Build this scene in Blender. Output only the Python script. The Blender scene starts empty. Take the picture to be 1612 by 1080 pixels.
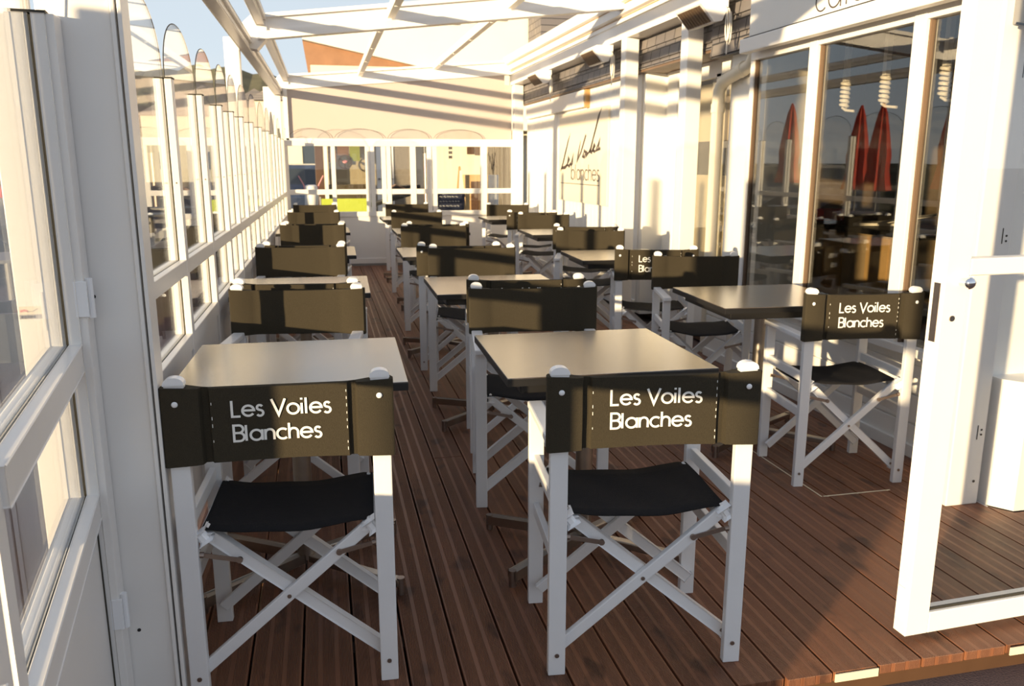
import bpy, bmesh, math, random
from mathutils import Vector, Matrix
random.seed(7)
SC = bpy.context.scene
C = SC.collection
PI = math.pi

# ------------------------------------------------------------------ camera
F_PX, VX, VY, CAM_H = 1290.0, 505.0, 258.0, 1.37
pitch = math.atan((540 - VY) / F_PX)
yaw = math.atan((806 - VX) * math.cos(pitch) / F_PX)
cam_d = bpy.data.cameras.new('camera')
cam = bpy.data.objects.new('camera', cam_d)
C.objects.link(cam)
cam.location = (0, 0, CAM_H)
cam.rotation_euler = (PI / 2 - pitch, 0, -yaw)
cam_d.sensor_fit = 'HORIZONTAL'
cam_d.sensor_width = 36.0
cam_d.lens = 36.0 * F_PX / 1612.0
cam_d.clip_start = 0.05
cam_d.clip_end = 2000
SC.camera = cam
cam_d.dof.use_dof = True
cam_d.dof.focus_distance = 2.1
cam_d.dof.aperture_fstop = 8.0

# ------------------------------------------------------------------ world, sun, exposure
W = bpy.data.worlds.new('sky'); SC.world = W
W.use_nodes = True
nt = W.node_tree; nt.nodes.clear()
wo = nt.nodes.new('ShaderNodeOutputWorld'); bg = nt.nodes.new('ShaderNodeBackground')
tc = nt.nodes.new('ShaderNodeTexCoord'); sx = nt.nodes.new('ShaderNodeSeparateXYZ')
cr = nt.nodes.new('ShaderNodeValToRGB')
nt.links.new(tc.outputs['Generated'], sx.inputs[0])
nt.links.new(sx.outputs['Z'], cr.inputs[0])
nt.links.new(cr.outputs[0], bg.inputs[0]); nt.links.new(bg.outputs[0], wo.inputs[0])
e = cr.color_ramp.elements
e[0].position = 0.0; e[0].color = (0.86, 0.86, 0.84, 1)
e[1].position = 1.0; e[1].color = (0.38, 0.44, 0.56, 1)
x = e.new(0.12); x.color = (0.68, 0.78, 0.86, 1)
x = e.new(0.45); x.color = (0.54, 0.62, 0.74, 1)
bg.inputs[1].default_value = 0.90

sun_dir = Vector((1.0, 0.85, -0.128)).normalized()
sd = bpy.data.lights.new('sun', 'SUN'); sd.energy = 8.6; sd.color = (1.0, 0.77, 0.46); sd.angle = math.radians(0.8)
sun = bpy.data.objects.new('sun', sd); C.objects.link(sun)
sun.rotation_euler = sun_dir.to_track_quat('-Z', 'Y').to_euler()
sun.location = (-8, -7, 3)

vs = SC.view_settings
vs.view_transform = 'Standard'; vs.look = 'None'; vs.gamma = 1.0; vs.exposure = 0.20
vs.use_curve_mapping = False

# ------------------------------------------------------------------ materials
def mat(name, col, rough=0.5, metal=0.0, spec=0.5, noise=0.0, nscale=20, bump=0.0, bscale=60, emit=None, coat=0.0):
    m = bpy.data.materials.new(name); m.use_nodes = True
    n = m.node_tree; b = n.nodes['Principled BSDF']
    b.inputs['Base Color'].default_value = (*col, 1)
    b.inputs['Roughness'].default_value = rough
    b.inputs['Metallic'].default_value = metal
    b.inputs['Specular IOR Level'].default_value = spec
    b.inputs['Coat Weight'].default_value = coat
    t = n.nodes.new('ShaderNodeTexCoord')
    if noise > 0:
        z = n.nodes.new('ShaderNodeTexNoise'); z.inputs['Scale'].default_value = nscale; z.inputs['Detail'].default_value = 5
        n.links.new(t.outputs['Object'], z.inputs['Vector'])
        mx = n.nodes.new('ShaderNodeMixRGB'); mx.blend_type = 'MIX'
        mx.inputs[1].default_value = (*[c * (1 - noise) for c in col], 1)
        mx.inputs[2].default_value = (*[min(1, c * (1 + noise * 0.6)) for c in col], 1)
        n.links.new(z.outputs['Fac'], mx.inputs[0]); n.links.new(mx.outputs[0], b.inputs['Base Color'])
    if bump > 0:
        z2 = n.nodes.new('ShaderNodeTexNoise'); z2.inputs['Scale'].default_value = bscale; z2.inputs['Detail'].default_value = 4
        n.links.new(t.outputs['Object'], z2.inputs['Vector'])
        bp = n.nodes.new('ShaderNodeBump'); bp.inputs['Strength'].default_value = bump; bp.inputs['Distance'].default_value = 0.01
        n.links.new(z2.outputs['Fac'], bp.inputs['Height']); n.links.new(bp.outputs[0], b.inputs['Normal'])
    if emit:
        b.inputs['Emission Color'].default_value = (*emit[0], 1); b.inputs['Emission Strength'].default_value = emit[1]
    return m

M = {}
M['white'] = mat('white_powder_coat', (0.81, 0.78, 0.745), 0.32, noise=0.04, nscale=6, bump=0.03, bscale=25)
M['white_chair'] = mat('white_chair_lacquer', (0.77, 0.755, 0.75), 0.30, noise=0.04, nscale=14, bump=0.05, bscale=40)
M['white_wall'] = mat('white_cladding_paint', (0.82, 0.80, 0.76), 0.5, noise=0.05, nscale=4, bump=0.05)
M['cap_white'] = mat('white_plastic_cap', (0.85, 0.85, 0.86), 0.25)
M['steel'] = mat('brushed_steel', (0.42, 0.37, 0.32), 0.33, 1.0, noise=0.15, nscale=30)
M['dull_steel'] = mat('dull_bracket_steel', (0.34, 0.27, 0.23), 0.42, 1.0, noise=0.2, nscale=40)
M['chrome'] = mat('polished_chrome', (0.8, 0.8, 0.82), 0.08, 1.0)
M['rubber'] = mat('black_gasket_rubber', (0.035, 0.03, 0.02), 0.6)
M['black'] = mat('matt_black', (0.012, 0.011, 0.011), 0.45)
M['seat'] = mat('black_seat_canvas', (0.012, 0.011, 0.012), 0.85, spec=0.2, noise=0.2, nscale=60, bump=0.3, bscale=350)
M['letter'] = mat('white_print', (0.85, 0.83, 0.78), 0.6)
M['banner'] = mat('beige_awning_canvas', (0.50, 0.43, 0.395), 0.7, noise=0.03, nscale=3)
M['cream_wall'] = mat('cream_render', (0.72, 0.66, 0.52), 0.8, noise=0.06, nscale=3, bump=0.1)
M['offwhite_wall'] = mat('white_render', (0.78, 0.74, 0.66), 0.8, noise=0.05, nscale=2, bump=0.1)
M['brown'] = mat('dark_brown_timber', (0.09, 0.045, 0.022), 0.5, noise=0.3, nscale=8)
M['ochre'] = mat('varnished_timber', (0.34, 0.18, 0.095), 0.5, noise=0.35, nscale=4)
M['lime'] = mat('lime_green_canvas', (0.42, 0.50, 0.05), 0.6, noise=0.1, nscale=5)
M['chalk'] = mat('slate_blue_chalkboard', (0.045, 0.055, 0.11), 0.7, noise=0.25, nscale=6)
M['tan'] = mat('pale_pine', (0.55, 0.36, 0.16), 0.5, noise=0.15, nscale=12)
M['dark_grey'] = mat('dark_grey_plastic', (0.03, 0.032, 0.036), 0.4)
M['grey'] = mat('mid_grey_metal', (0.25, 0.24, 0.23), 0.5, noise=0.1)
M['curtain'] = mat('grey_brown_curtain', (0.20, 0.17, 0.13), 0.8, noise=0.3, nscale=25)
M['red'] = mat('red_parasol_canvas', (0.62, 0.045, 0.012), 0.7, noise=0.2, nscale=8)
M['blue'] = mat('blue_sign_enamel', (0.01, 0.03, 0.12), 0.4)
M['car'] = mat('dark_blue_car_paint', (0.03, 0.045, 0.09), 0.25, coat=0.5)
M['carglass'] = mat('dark_car_glass', (0.03, 0.04, 0.05), 0.08)
M['leaf'] = mat('dark_hedge_leaf', (0.025, 0.04, 0.015), 0.8, noise=0.5, nscale=6, bump=1.0, bscale=30)
M['hill'] = mat('wooded_hillside', (0.13, 0.12, 0.07), 1.0, noise=0.7, nscale=0.25)
M['sea'] = mat('dark_water', (0.03, 0.05, 0.07), 0.25, noise=0.3, nscale=0.5, bump=0.3, bscale=3)
M['counter'] = mat('beige_counter_laminate', (0.42, 0.32, 0.20), 0.5, noise=0.05)
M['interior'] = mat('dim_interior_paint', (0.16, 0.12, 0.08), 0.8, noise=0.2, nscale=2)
M['paper'] = mat('white_menu_paper', (0.8, 0.78, 0.75), 0.7)
M['pipe'] = mat('cream_drain_pipe', (0.74, 0.66, 0.52), 0.4)
M['cable'] = mat('white_cable_sheath', (0.75, 0.7, 0.62), 0.45)
M['grille'] = mat('heater_reflector', (0.13, 0.085, 0.05), 0.5, 0.0, noise=0.4, nscale=60)
M['sticker_red'] = mat('sticker_red_ink', (0.65, 0.25, 0.25), 0.5)
M['sticker_grey'] = mat('sticker_grey_ink', (0.38, 0.35, 0.33), 0.5)
M['sign_plate'] = mat('cream_sign_board', (0.78, 0.70, 0.56), 0.3, noise=0.03, nscale=4)
M['ink'] = mat('dark_sign_ink', (0.05, 0.035, 0.03), 0.5)
M['bead'] = mat('brown_glazing_bead', (0.15, 0.095, 0.06), 0.5)
M['amber'] = mat('amber_trim', (0.45, 0.26, 0.10), 0.5)
M['cutend'] = mat('pale_sealed_end_grain', (0.75, 0.66, 0.48), 0.6, noise=0.1, nscale=40)
M['led'] = mat('spot_lens', (0.9, 0.88, 0.8), 0.15)
M['tabletop'] = mat('dark_brown_laminate', (0.078, 0.054, 0.031), 0.23, spec=1.0, noise=0.12, nscale=3, coat=0.6)
M['tabletop'].node_tree.nodes['Principled BSDF'].inputs['Coat Roughness'].default_value = 0.2
M['tabletop'].node_tree.nodes['Principled BSDF'].inputs['IOR'].default_value = 2.1

def glass(name, tint, refl, rough=0.0, kf=1.0):
    m = bpy.data.materials.new(name); m.use_nodes = True
    n = m.node_tree; n.nodes.clear()
    o = n.nodes.new('ShaderNodeOutputMaterial'); mx = n.nodes.new('ShaderNodeMixShader')
    tr = n.nodes.new('ShaderNodeBsdfTransparent'); gl = n.nodes.new('ShaderNodeBsdfGlossy')
    lw = n.nodes.new('ShaderNodeFresnel')
    ge = n.nodes.new('ShaderNodeNewGeometry'); io = n.nodes.new('ShaderNodeMath'); io.operation = 'MULTIPLY_ADD'
    io.inputs[1].default_value = 1 / 1.5 - 1.5; io.inputs[2].default_value = 1.5   # same index from either side of a pane
    n.links.new(ge.outputs['Backfacing'], io.inputs[0]); n.links.new(io.outputs[0], lw.inputs['IOR'])
    ml = n.nodes.new('ShaderNodeMath'); ml.operation = 'MULTIPLY_ADD'; ml.use_clamp = True
    ml.inputs[1].default_value = kf; ml.inputs[2].default_value = refl
    tr.inputs[0].default_value = (*tint, 1); gl.inputs['Roughness'].default_value = rough
    gl.inputs['Color'].default_value = (0.95, 0.97, 1, 1)
    n.links.new(lw.outputs[0], ml.inputs[0]); n.links.new(ml.outputs[0], mx.inputs[0])
    n.links.new(tr.outputs[0], mx.inputs[1]); n.links.new(gl.outputs[0], mx.inputs[2]); n.links.new(mx.outputs[0], o.inputs[0])
    return m
M['glass'] = glass('clear_glass', (0.985, 0.99, 0.985), 0.0)
M['shopglass'] = glass('tinted_shopfront_glass', (0.84, 0.82, 0.77), 0.03, 0, 1.0)

def fabric(name, col):
    m = mat(name, col, 0.85, spec=0.15)
    n = m.node_tree; b = n.nodes['Principled BSDF']
    t = n.nodes.new('ShaderNodeTexCoord')
    mp = n.nodes.new('ShaderNodeMapping'); mp.inputs['Scale'].default_value = (900, 900, 260)
    z = n.nodes.new('ShaderNodeTexNoise'); z.inputs['Scale'].default_value = 1.0; z.inputs['Detail'].default_value = 2
    n.links.new(t.outputs['Object'], mp.inputs[0]); n.links.new(mp.outputs[0], z.inputs['Vector'])
    mx = n.nodes.new('ShaderNodeMixRGB')
    mx.inputs[1].default_value = (*[c * 0.55 for c in col], 1); mx.inputs[2].default_value = (*[c * 1.45 for c in col], 1)
    n.links.new(z.outputs['Fac'], mx.inputs[0]); n.links.new(mx.outputs[0], b.inputs['Base Color'])
    bp = n.nodes.new('ShaderNodeBump'); bp.inputs['Strength'].default_value = 0.5; bp.inputs['Distance'].default_value = 0.002
    n.links.new(z.outputs['Fac'], bp.inputs['Height']); n.links.new(bp.outputs[0], b.inputs['Normal'])
    return m
M['fabric'] = fabric('woven_dark_canvas', (0.043, 0.035, 0.023))

BP, BX0 = 0.1425, 0.312          # decking board pitch and one gap position
def deck_mat():
    m = bpy.data.materials.new('ribbed_stained_decking'); m.use_nodes = True
    n = m.node_tree; b = n.nodes['Principled BSDF']; L = n.links.new
    t = n.nodes.new('ShaderNodeTexCoord'); s = n.nodes.new('ShaderNodeSeparateXYZ'); L(t.outputs['Object'], s.inputs[0])
    def mth(op, a, bb=None, cc=None):
        q = n.nodes.new('ShaderNodeMath'); q.operation = op
        for i, v in enumerate((a, bb, cc)):
            if v is None: continue
            if isinstance(v, (int, float)): q.inputs[i].default_value = v
            else: L(v, q.inputs[i])
        return q.outputs[0]
    u = mth('DIVIDE', mth('SUBTRACT', s.outputs['X'], BX0), BP)
    fr = mth('FRACT', u); idx = mth('FLOOR', u)
    # two smooth strips at 1/3 and 2/3 of the board, ribs elsewhere
    d1 = mth('ABSOLUTE', mth('SUBTRACT', fr, 0.34)); d2 = mth('ABSOLUTE', mth('SUBTRACT', fr, 0.66))
    dm = mth('MINIMUM', d1, d2)
    rib = mth('GREATER_THAN', dm, 0.042)
    edge = mth('LESS_THAN', mth('ABSOLUTE', mth('SUBTRACT', fr, 0.5)), 0.44)
    rib = mth('MULTIPLY', rib, edge)
    wave = mth('SINE', mth('MULTIPLY', s.outputs['X'], 2 * PI / 0.0042))
    h = mth('MULTIPLY', wave, rib)
    # grain
    wn = n.nodes.new('ShaderNodeTexWhiteNoise'); wn.noise_dimensions = '1D'; L(idx, wn.inputs['W'])
    cx = n.nodes.new('ShaderNodeCombineXYZ')
    L(mth('MULTIPLY', s.outputs['X'], 26), cx.inputs[0]); L(mth('MULTIPLY', s.outputs['Y'], 1.3), cx.inputs[1]); L(mth('MULTIPLY', wn.outputs['Value'], 40), cx.inputs[2])
    z = n.nodes.new('ShaderNodeTexNoise'); z.inputs['Scale'].default_value = 1; z.inputs['Detail'].default_value = 6; L(cx.outputs[0], z.inputs['Vector'])
    # knots
    cx2 = n.nodes.new('ShaderNodeCombineXYZ')
    L(mth('MULTIPLY', s.outputs['X'], 12), cx2.inputs[0]); L(mth('MULTIPLY', s.outputs['Y'], 5.5), cx2.inputs[1]); L(mth('MULTIPLY', wn.outputs['Value'], 90), cx2.inputs[2])
    k = n.nodes.new('ShaderNodeTexNoise'); k.inputs['Scale'].default_value = 1; k.inputs['Detail'].default_value = 2; L(cx2.outputs[0], k.inputs['Vector'])
    kr = n.nodes.new('ShaderNodeValToRGB'); kr.color_ramp.elements[0].position = 0.60; kr.color_ramp.elements[1].position = 0.70; L(k.outputs['Fac'], kr.inputs[0])
    c1 = n.nodes.new('ShaderNodeMixRGB'); c1.inputs[1].default_value = (0.125, 0.045, 0.020, 1); c1.inputs[2].default_value = (0.30, 0.122, 0.058, 1)
    fac = mth('ADD', mth('MULTIPLY', z.outputs['Fac'], 0.95), mth('MULTIPLY', mth('SUBTRACT', wn.outputs['Value'], 0.5), 0.34))
    L(fac, c1.inputs[0])
    c2 = n.nodes.new('ShaderNodeMixRGB'); c2.blend_type = 'MULTIPLY'; c2.inputs[2].default_value = (0.30, 0.25, 0.25, 1)
    L(c1.outputs[0], c2.inputs[1]); L(mth('MULTIPLY', kr.outputs[0], 0.75), c2.inputs[0])
    c3 = n.nodes.new('ShaderNodeMixRGB'); c3.blend_type = 'MULTIPLY'; c3.inputs[2].default_value = (0.86, 0.84, 0.84, 1)
    L(rib, c3.inputs[0]); L(c2.outputs[0], c3.inputs[1])
    L(c3.outputs[0], b.inputs['Base Color'])
    b.inputs['Roughness'].default_value = 0.5
    bp = n.nodes.new('ShaderNodeBump'); bp.inputs['Strength'].default_value = 0.8; bp.inputs['Distance'].default_value = 0.0012
    L(h, bp.inputs['Height'])
    L(bp.outputs[0], b.inputs['Normal'])
    return m
M['deck'] = deck_mat()

def slate_mat():
    m = bpy.data.materials.new('slate_tiles'); m.use_nodes = True
    n = m.node_tree; b = n.nodes['Principled BSDF']; L = n.links.new
    t = n.nodes.new('ShaderNodeTexCoord'); s = n.nodes.new('ShaderNodeSeparateXYZ'); c = n.nodes.new('ShaderNodeCombineXYZ')
    L(t.outputs['Object'], s.inputs[0]); L(s.outputs['Y'], c.inputs[0]); L(s.outputs['Z'], c.inputs[1])
    br = n.nodes.new('ShaderNodeTexBrick'); L(c.outputs[0], br.inputs['Vector'])
    br.inputs['Scale'].default_value = 1; br.inputs['Brick Width'].default_value = 0.19; br.inputs['Row Height'].default_value = 0.115
    br.inputs['Mortar Size'].default_value = 0.006; br.offset = 0.5
    br.inputs['Color1'].default_value = (0.21, 0.19, 0.18, 1); br.inputs['Color2'].default_value = (0.15, 0.14, 0.15, 1); br.inputs['Mortar'].default_value = (0.03, 0.03, 0.035, 1)
    L(br.outputs['Color'], b.inputs['Base Color']); b.inputs['Roughness'].default_value = 0.55
    bp = n.nodes.new('ShaderNodeBump'); bp.inputs['Strength'].default_value = 0.6; bp.inputs['Distance'].default_value = 0.01; bp.invert = True
    L(br.outputs['Fac'], bp.inputs['Height']); L(bp.outputs[0], b.inputs['Normal'])
    return m
M['slate'] = slate_mat()

def paving_mat():
    m = bpy.data.materials.new('reddish_asphalt'); m.use_nodes = True
    n = m.node_tree; b = n.nodes['Principled BSDF']; L = n.links.new
    t = n.nodes.new('ShaderNodeTexCoord')
    z = n.nodes.new('ShaderNodeTexNoise'); z.inputs['Scale'].default_value = 160; z.inputs['Detail'].default_value = 4; L(t.outputs['Object'], z.inputs['Vector'])
    z2 = n.nodes.new('ShaderNodeTexNoise'); z2.inputs['Scale'].default_value = 1.2; L(t.outputs['Object'], z2.inputs['Vector'])
    mx = n.nodes.new('ShaderNodeMixRGB'); mx.inputs[1].default_value = (0.045, 0.03, 0.034, 1); mx.inputs[2].default_value = (0.19, 0.12, 0.11, 1); L(z.outputs['Fac'], mx.inputs[0])
    mx2 = n.nodes.new('ShaderNodeMixRGB'); mx2.blend_type = 'MULTIPLY'; mx2.inputs[0].default_value = 0.6; L(mx.outputs[0], mx2.inputs[1]); L(z2.outputs['Color'], mx2.inputs[2])
    L(mx2.outputs[0], b.inputs['Base Color']); b.inputs['Roughness'].default_value = 0.8
    bp = n.nodes.new('ShaderNodeBump'); bp.inputs['Strength'].default_value = 0.6; bp.inputs['Distance'].default_value = 0.004
    L(z.outputs['Fac'], bp.inputs['Height']); L(bp.outputs[0], b.inputs['Normal'])
    return m
M['paving'] = paving_mat()

# ------------------------------------------------------------------ mesh helpers
def B(): return bmesh.new()

def box(bm, x0, x1, y0, y1, z0, z1, bev=0.0):
    r = bmesh.ops.create_cube(bm, size=1.0)
    vsx = r['verts']
    for v in vsx:
        v.co = Vector(((x0 + x1) / 2 + v.co.x * (x1 - x0), (y0 + y1) / 2 + v.co.y * (y1 - y0), (z0 + z1) / 2 + v.co.z * (z1 - z0)))
    if bev > 0:
        es = list({ed for v in vsx for ed in v.link_edges})
        bmesh.ops.bevel(bm, geom=es, offset=bev, segments=2, affect='EDGES', profile=0.6)

def bar(bm, p0, p1, w, d, side=(0, 1, 0), bev=0.0, ext=0.0):
    """rectangular bar from p0 to p1; d is its size along side, w across"""
    p0 = Vector(p0); p1 = Vector(p1); ax = (p1 - p0).normalized()
    p0 -= ax * ext; p1 += ax * ext
    s = Vector(side); s = (s - ax * s.dot(ax)).normalized(); u = ax.cross(s)
    r = bmesh.ops.create_cube(bm, size=1.0); Ln = (p1 - p0).length; mid = (p0 + p1) / 2
    for v in r['verts']:
        v.co = mid + ax * (v.co.x * Ln) + s * (v.co.y * d) + u * (v.co.z * w)
    if bev > 0:
        es = list({ed for v in r['verts'] for ed in v.link_edges})
        bmesh.ops.bevel(bm, geom=es, offset=bev, segments=2, affect='EDGES', profile=0.6)

def cyl(bm, p0, p1, r0, r1=None, seg=16):
    p0 = Vector(p0); p1 = Vector(p1); r1 = r0 if r1 is None else r1
    ax = (p1 - p0); q = ax.to_track_quat('Z', 'Y').to_matrix().to_4x4()
    mt = Matrix.Translation((p0 + p1) / 2) @ q
    bmesh.ops.create_cone(bm, cap_ends=True, segments=seg, radius1=r0, radius2=r1, depth=ax.length, matrix=mt)

def sphere(bm, c, r, sc=(1, 1, 1), seg=16):
    mt = Matrix.Translation(c) @ Matrix.Diagonal((sc[0], sc[1], sc[2], 1))
    bmesh.ops.create_uvsphere(bm, u_segments=seg, v_segments=seg // 2, radius=r, matrix=mt)

def lathe(bm, prof, cx=0, cy=0, seg=24, cap=True):
    rings = []
    for r, z in prof:
        rings.append([bm.verts.new((cx + r * math.cos(2 * PI * i / seg), cy + r * math.sin(2 * PI * i / seg), z)) for i in range(seg)])
    for a, b in zip(rings, rings[1:]):
        for i in range(seg):
            bm.faces.new((a[i], a[(i + 1) % seg], b[(i + 1) % seg], b[i]))
    if cap:
        bm.faces.new(list(reversed(rings[0]))); bm.faces.new(rings[-1])

def prism(bm, pts, ax, a, b):
    """closed 2-D outline extruded along axis ax ('x','y','z') from a to b"""
    def P(p, t):
        return {'x': (t, p[0], p[1]), 'y': (p[0], t, p[1]), 'z': (p[0], p[1], t)}[ax]
    v0 = [bm.verts.new(P(p, a)) for p in pts]; v1 = [bm.verts.new(P(p, b)) for p in pts]
    n = len(pts)
    bm.faces.new(v0); bm.faces.new(list(reversed(v1)))
    for i in range(n):
        bm.faces.new((v0[i], v1[i], v1[(i + 1) % n], v0[(i + 1) % n]))

def tube(bm, pts, r, seg=8):
    pts = [Vector(p) for p in pts]; rings = []
    prev = None
    for i, p in enumerate(pts):
        d = (pts[min(i + 1, len(pts) - 1)] - pts[max(i - 1, 0)]).normalized()
        a = Vector((0, 0, 1)) if prev is None else prev
        if abs(a.dot(d)) > 0.95: a = Vector((1, 0, 0))
        s = d.cross(a).normalized(); u = s.cross(d).normalized(); prev = u
        rings.append([bm.verts.new(p + (s * math.cos(2 * PI * k / seg) + u * math.sin(2 * PI * k / seg)) * r) for k in range(seg)])
    for a, b in zip(rings, rings[1:]):
        for i in range(seg):
            bm.faces.new((a[i], a[(i + 1) % seg], b[(i + 1) % seg], b[i]))
    bm.faces.new(rings[0]); bm.faces.new(list(reversed(rings[-1])))

def obj(name, bm, m, parent=None, smooth=None, loc=None):
    bmesh.ops.recalc_face_normals(bm, faces=bm.faces)
    me = bpy.data.meshes.new(name); bm.to_mesh(me); bm.free()
    for q in (m if isinstance(m, (list, tuple)) else [m]): me.materials.append(q)
    if smooth:
        me.polygons.foreach_set('use_smooth', [True] * len(me.polygons))
        try: me.set_sharp_from_angle(angle=math.radians(smooth))
        except Exception: pass
    o = bpy.data.objects.new(name, me); C.objects.link(o)
    if parent: o.parent = parent
    if loc: o.location = loc
    return o

def tag(o, label=None, cat=None, group=None, kind=None):
    if label: o['label'] = label
    if cat: o['category'] = cat
    if group: o['group'] = group
    if kind: o['kind'] = kind
    return o

def thing(name, label, cat, loc=(0, 0, 0), rz=0, group=None):
    o = bpy.data.objects.new(name, None); C.objects.link(o)
    o.empty_display_size = 0.1
    o.location = loc; o.rotation_euler = (0, 0, rz)
    return tag(o, label, cat, group)

def struct(name, bm, m, label=None, smooth=None):
    o = obj(name, bm, m, smooth=smooth); o['kind'] = 'structure'
    if label: o['label'] = label
    return o

KIDS = {}
def copy_tree(o, parent=None):
    c = o.copy(); C.objects.link(c)
    if parent: c.parent = parent
    for ch in list(o.children): copy_tree(ch, c)
    return c

# ------------------------------------------------------------------ geometric lettering (strokes)
def arc(cx, cy, r, a0, a1, n=14, ry=None):
    ry = r if ry is None else ry
    return [(cx + r * math.cos(math.radians(a0 + (a1 - a0) * i / n)), cy + ry * math.sin(math.radians(a0 + (a1 - a0) * i / n))) for i in range(n + 1)]
XH = 0.70
G = {
 'L': (0.56, [[(0, 1), (0, 0), (0.46, 0)]]),
 'V': (0.86, [[(0, 1), (0.38, 0), (0.76, 1)]]),
 'B': (0.66, [[(0.26, 0), (0, 0), (0, 1), (0.26, 1)] + arc(0.28, 0.76, 0.24, 90, -90), [(0, 0.52), (0.28, 0.52)] + arc(0.30, 0.26, 0.26, 90, -90) + [(0.2, 0)]]),
 'e': (0.78, [[(0.02, 0.36), (0.66, 0.36)] + arc(0.34, 0.34, 0.32, 5, 325, 22)]),
 's': (0.50, [arc(0.20, 0.51, 0.15, 25, 250, 10) + arc(0.20, 0.17, 0.18, 80, -150, 12)]),
 'o': (0.80, [arc(0.34, 0.34, 0.32, 0, 360, 26)]),
 'a': (0.82, [arc(0.34, 0.34, 0.32, 0, 360, 26), [(0.67, 0.68), (0.67, 0)]]),
 'c': (0.68, [arc(0.34, 0.34, 0.32, 48, 312, 20)]),
 'i': (0.24, [[(0.02, 0), (0.02, 0.68)], [(0.02, 0.88), (0.02, 1.0)]]),
 'l': (0.24, [[(0.02, 0), (0.02, 1)]]),
 'n': (0.66, [[(0.02, 0), (0.02, 0.68)], [(0.02, 0.40)] + arc(0.27, 0.42, 0.24, 180, 0, 12) + [(0.51, 0)]]),
 'h': (0.66, [[(0.02, 0), (0.02, 1)], [(0.02, 0.40)] + arc(0.27, 0.42, 0.24, 180, 0, 12) + [(0.51, 0)]]),
 'b': (0.82, [arc(0.36, 0.34, 0.32, 0, 360, 26), [(0.03, 1), (0.03, 0)]]),
 'f': (0.40, [[(0.14, 0), (0.14, 0.80)] + arc(0.32, 0.80, 0.18, 180, 80, 8), [(0.0, 0.66), (0.34, 0.66)]]),
 'é': (0.78, [[(0.02, 0.36), (0.66, 0.36)] + arc(0.34, 0.34, 0.32, 5, 325, 22), [(0.30, 0.84), (0.44, 1.0)]]),
 ' ': (0.36, []),
}
for dch, st in {'0': [arc(0.24, 0.5, 0.22, 0, 360, 20, 0.48)], '2': [arc(0.24, 0.74, 0.22, 170, -30, 10) + [(0.02, 0), (0.48, 0)]], '9': [arc(0.24, 0.72, 0.22, 0, 360, 16), [(0.46, 0.72), (0.2, 0)]],
                '7': [[(0.02, 1), (0.46, 1), (0.16, 0)]]}.items():
    G[dch] = (0.66, st)

def ribbon(bm, pts, w, to3, th=0.0008, closed=False):
    """flat stroke following 2-D points; to3(u, v, depth) -> 3-D point"""
    n = len(pts)
    if n < 2: return
    closed = (Vector(pts[0]) - Vector(pts[-1])).length < 1e-6 and n > 3
    if closed: pts = pts[:-1]; n -= 1
    L_, R_ = [], []
    for i in range(n):
        p = Vector(pts[i])
        a = Vector(pts[(i - 1) % n]) if (closed or i > 0) else None
        b = Vector(pts[(i + 1) % n]) if (closed or i < n - 1) else None
        d1 = (p - a).normalized() if a is not None else (b - p).normalized()
        d2 = (b - p).normalized() if b is not None else d1
        n1 = Vector((-d1.y, d1.x)); n2 = Vector((-d2.y, d2.x))
        mm = (n1 + n2); mm = n1 if mm.length < 1e-4 else mm.normalized()
        k = 1 / max(0.35, mm.dot(n1))
        ww = w(i / (n - 1)) if callable(w) else w
        L_.append(p + mm * ww / 2 * k); R_.append(p - mm * ww / 2 * k)
    f0 = [bm.verts.new(to3(q.x, q.y, th)) for q in L_]; f1 = [bm.verts.new(to3(q.x, q.y, th)) for q in R_]
    g0 = [bm.verts.new(to3(q.x, q.y, 0)) for q in L_]; g1 = [bm.verts.new(to3(q.x, q.y, 0)) for q in R_]
    rng = range(n) if closed else range(n - 1)
    for i in rng:
        j = (i + 1) % n
        bm.faces.new((f0[i], f0[j], f1[j], f1[i]))
        bm.faces.new((f0[i], g0[i], g0[j], f0[j])); bm.faces.new((f1[i], f1[j], g1[j], g1[i]))

def text_w(s): return sum(G[ch][0] for ch in s) - 0.1
def lettering(bm, s, x, y, h, w, to3, th=0.0008):
    for ch in s:
        adv, st = G[ch]
        for k in st:
            ribbon(bm, [(x + p[0] * h, y + p[1] * h) for p in k], w, to3, th)
        x += adv * h
    return x

# ------------------------------------------------------------------ the deck and the ground
deck_front, deck_back = 1.765, 11.43
bm = B()
k0 = int(math.floor((-0.50 - BX0) / BP)); xr = 2.95
k = k0; ends = []
rnd = random.Random(3)
while True:
    xa = BX0 + k * BP + 0.0035; xb = BX0 + (k + 1) * BP - 0.0035
    if xa > xr: break
    xa = max(xa, -0.50); xb = min(xb, 2.72)
    if xb > xa + 0.01:
        ycuts = sorted(rnd.uniform(3.2, 10.8) for _ in range(2))
        y = deck_front + rnd.uniform(-0.004, 0.006)
        if xa > 2.40: y = 1.765
        for yc in ycuts + [deck_back]:
            box(bm, xa, xb, y, yc - 0.0015, -0.028, 0.0, 0.002)
            y = yc + 0.0015
    k += 1
floor = struct('floor', bm, M['deck'], 'reddish brown ribbed timber decking of the terrace')
bm = B()
for kk in (5, 8, 12):
    xa = BX0 + kk * BP + 0.005; xb = BX0 + (kk + 1) * BP - 0.005
    if kk == 5: xa, xb = BX0 + 4 * BP + 0.005, BX0 + 5 * BP - 0.045
    if kk == 8: xa, xb = BX0 + 7 * BP + 0.004, BX0 + 8 * BP - 0.004
    if kk == 12: xa, xb = BX0 + 11 * BP + 0.005, BX0 + 12 * BP - 0.004
    box(bm, xa, xb, deck_front - 0.008, deck_front - 0.0045, -0.026, -0.002)
struct('trim_1', bm, M['cutend'], 'pale painted end grain of three deck boards')
bm = B()
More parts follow.
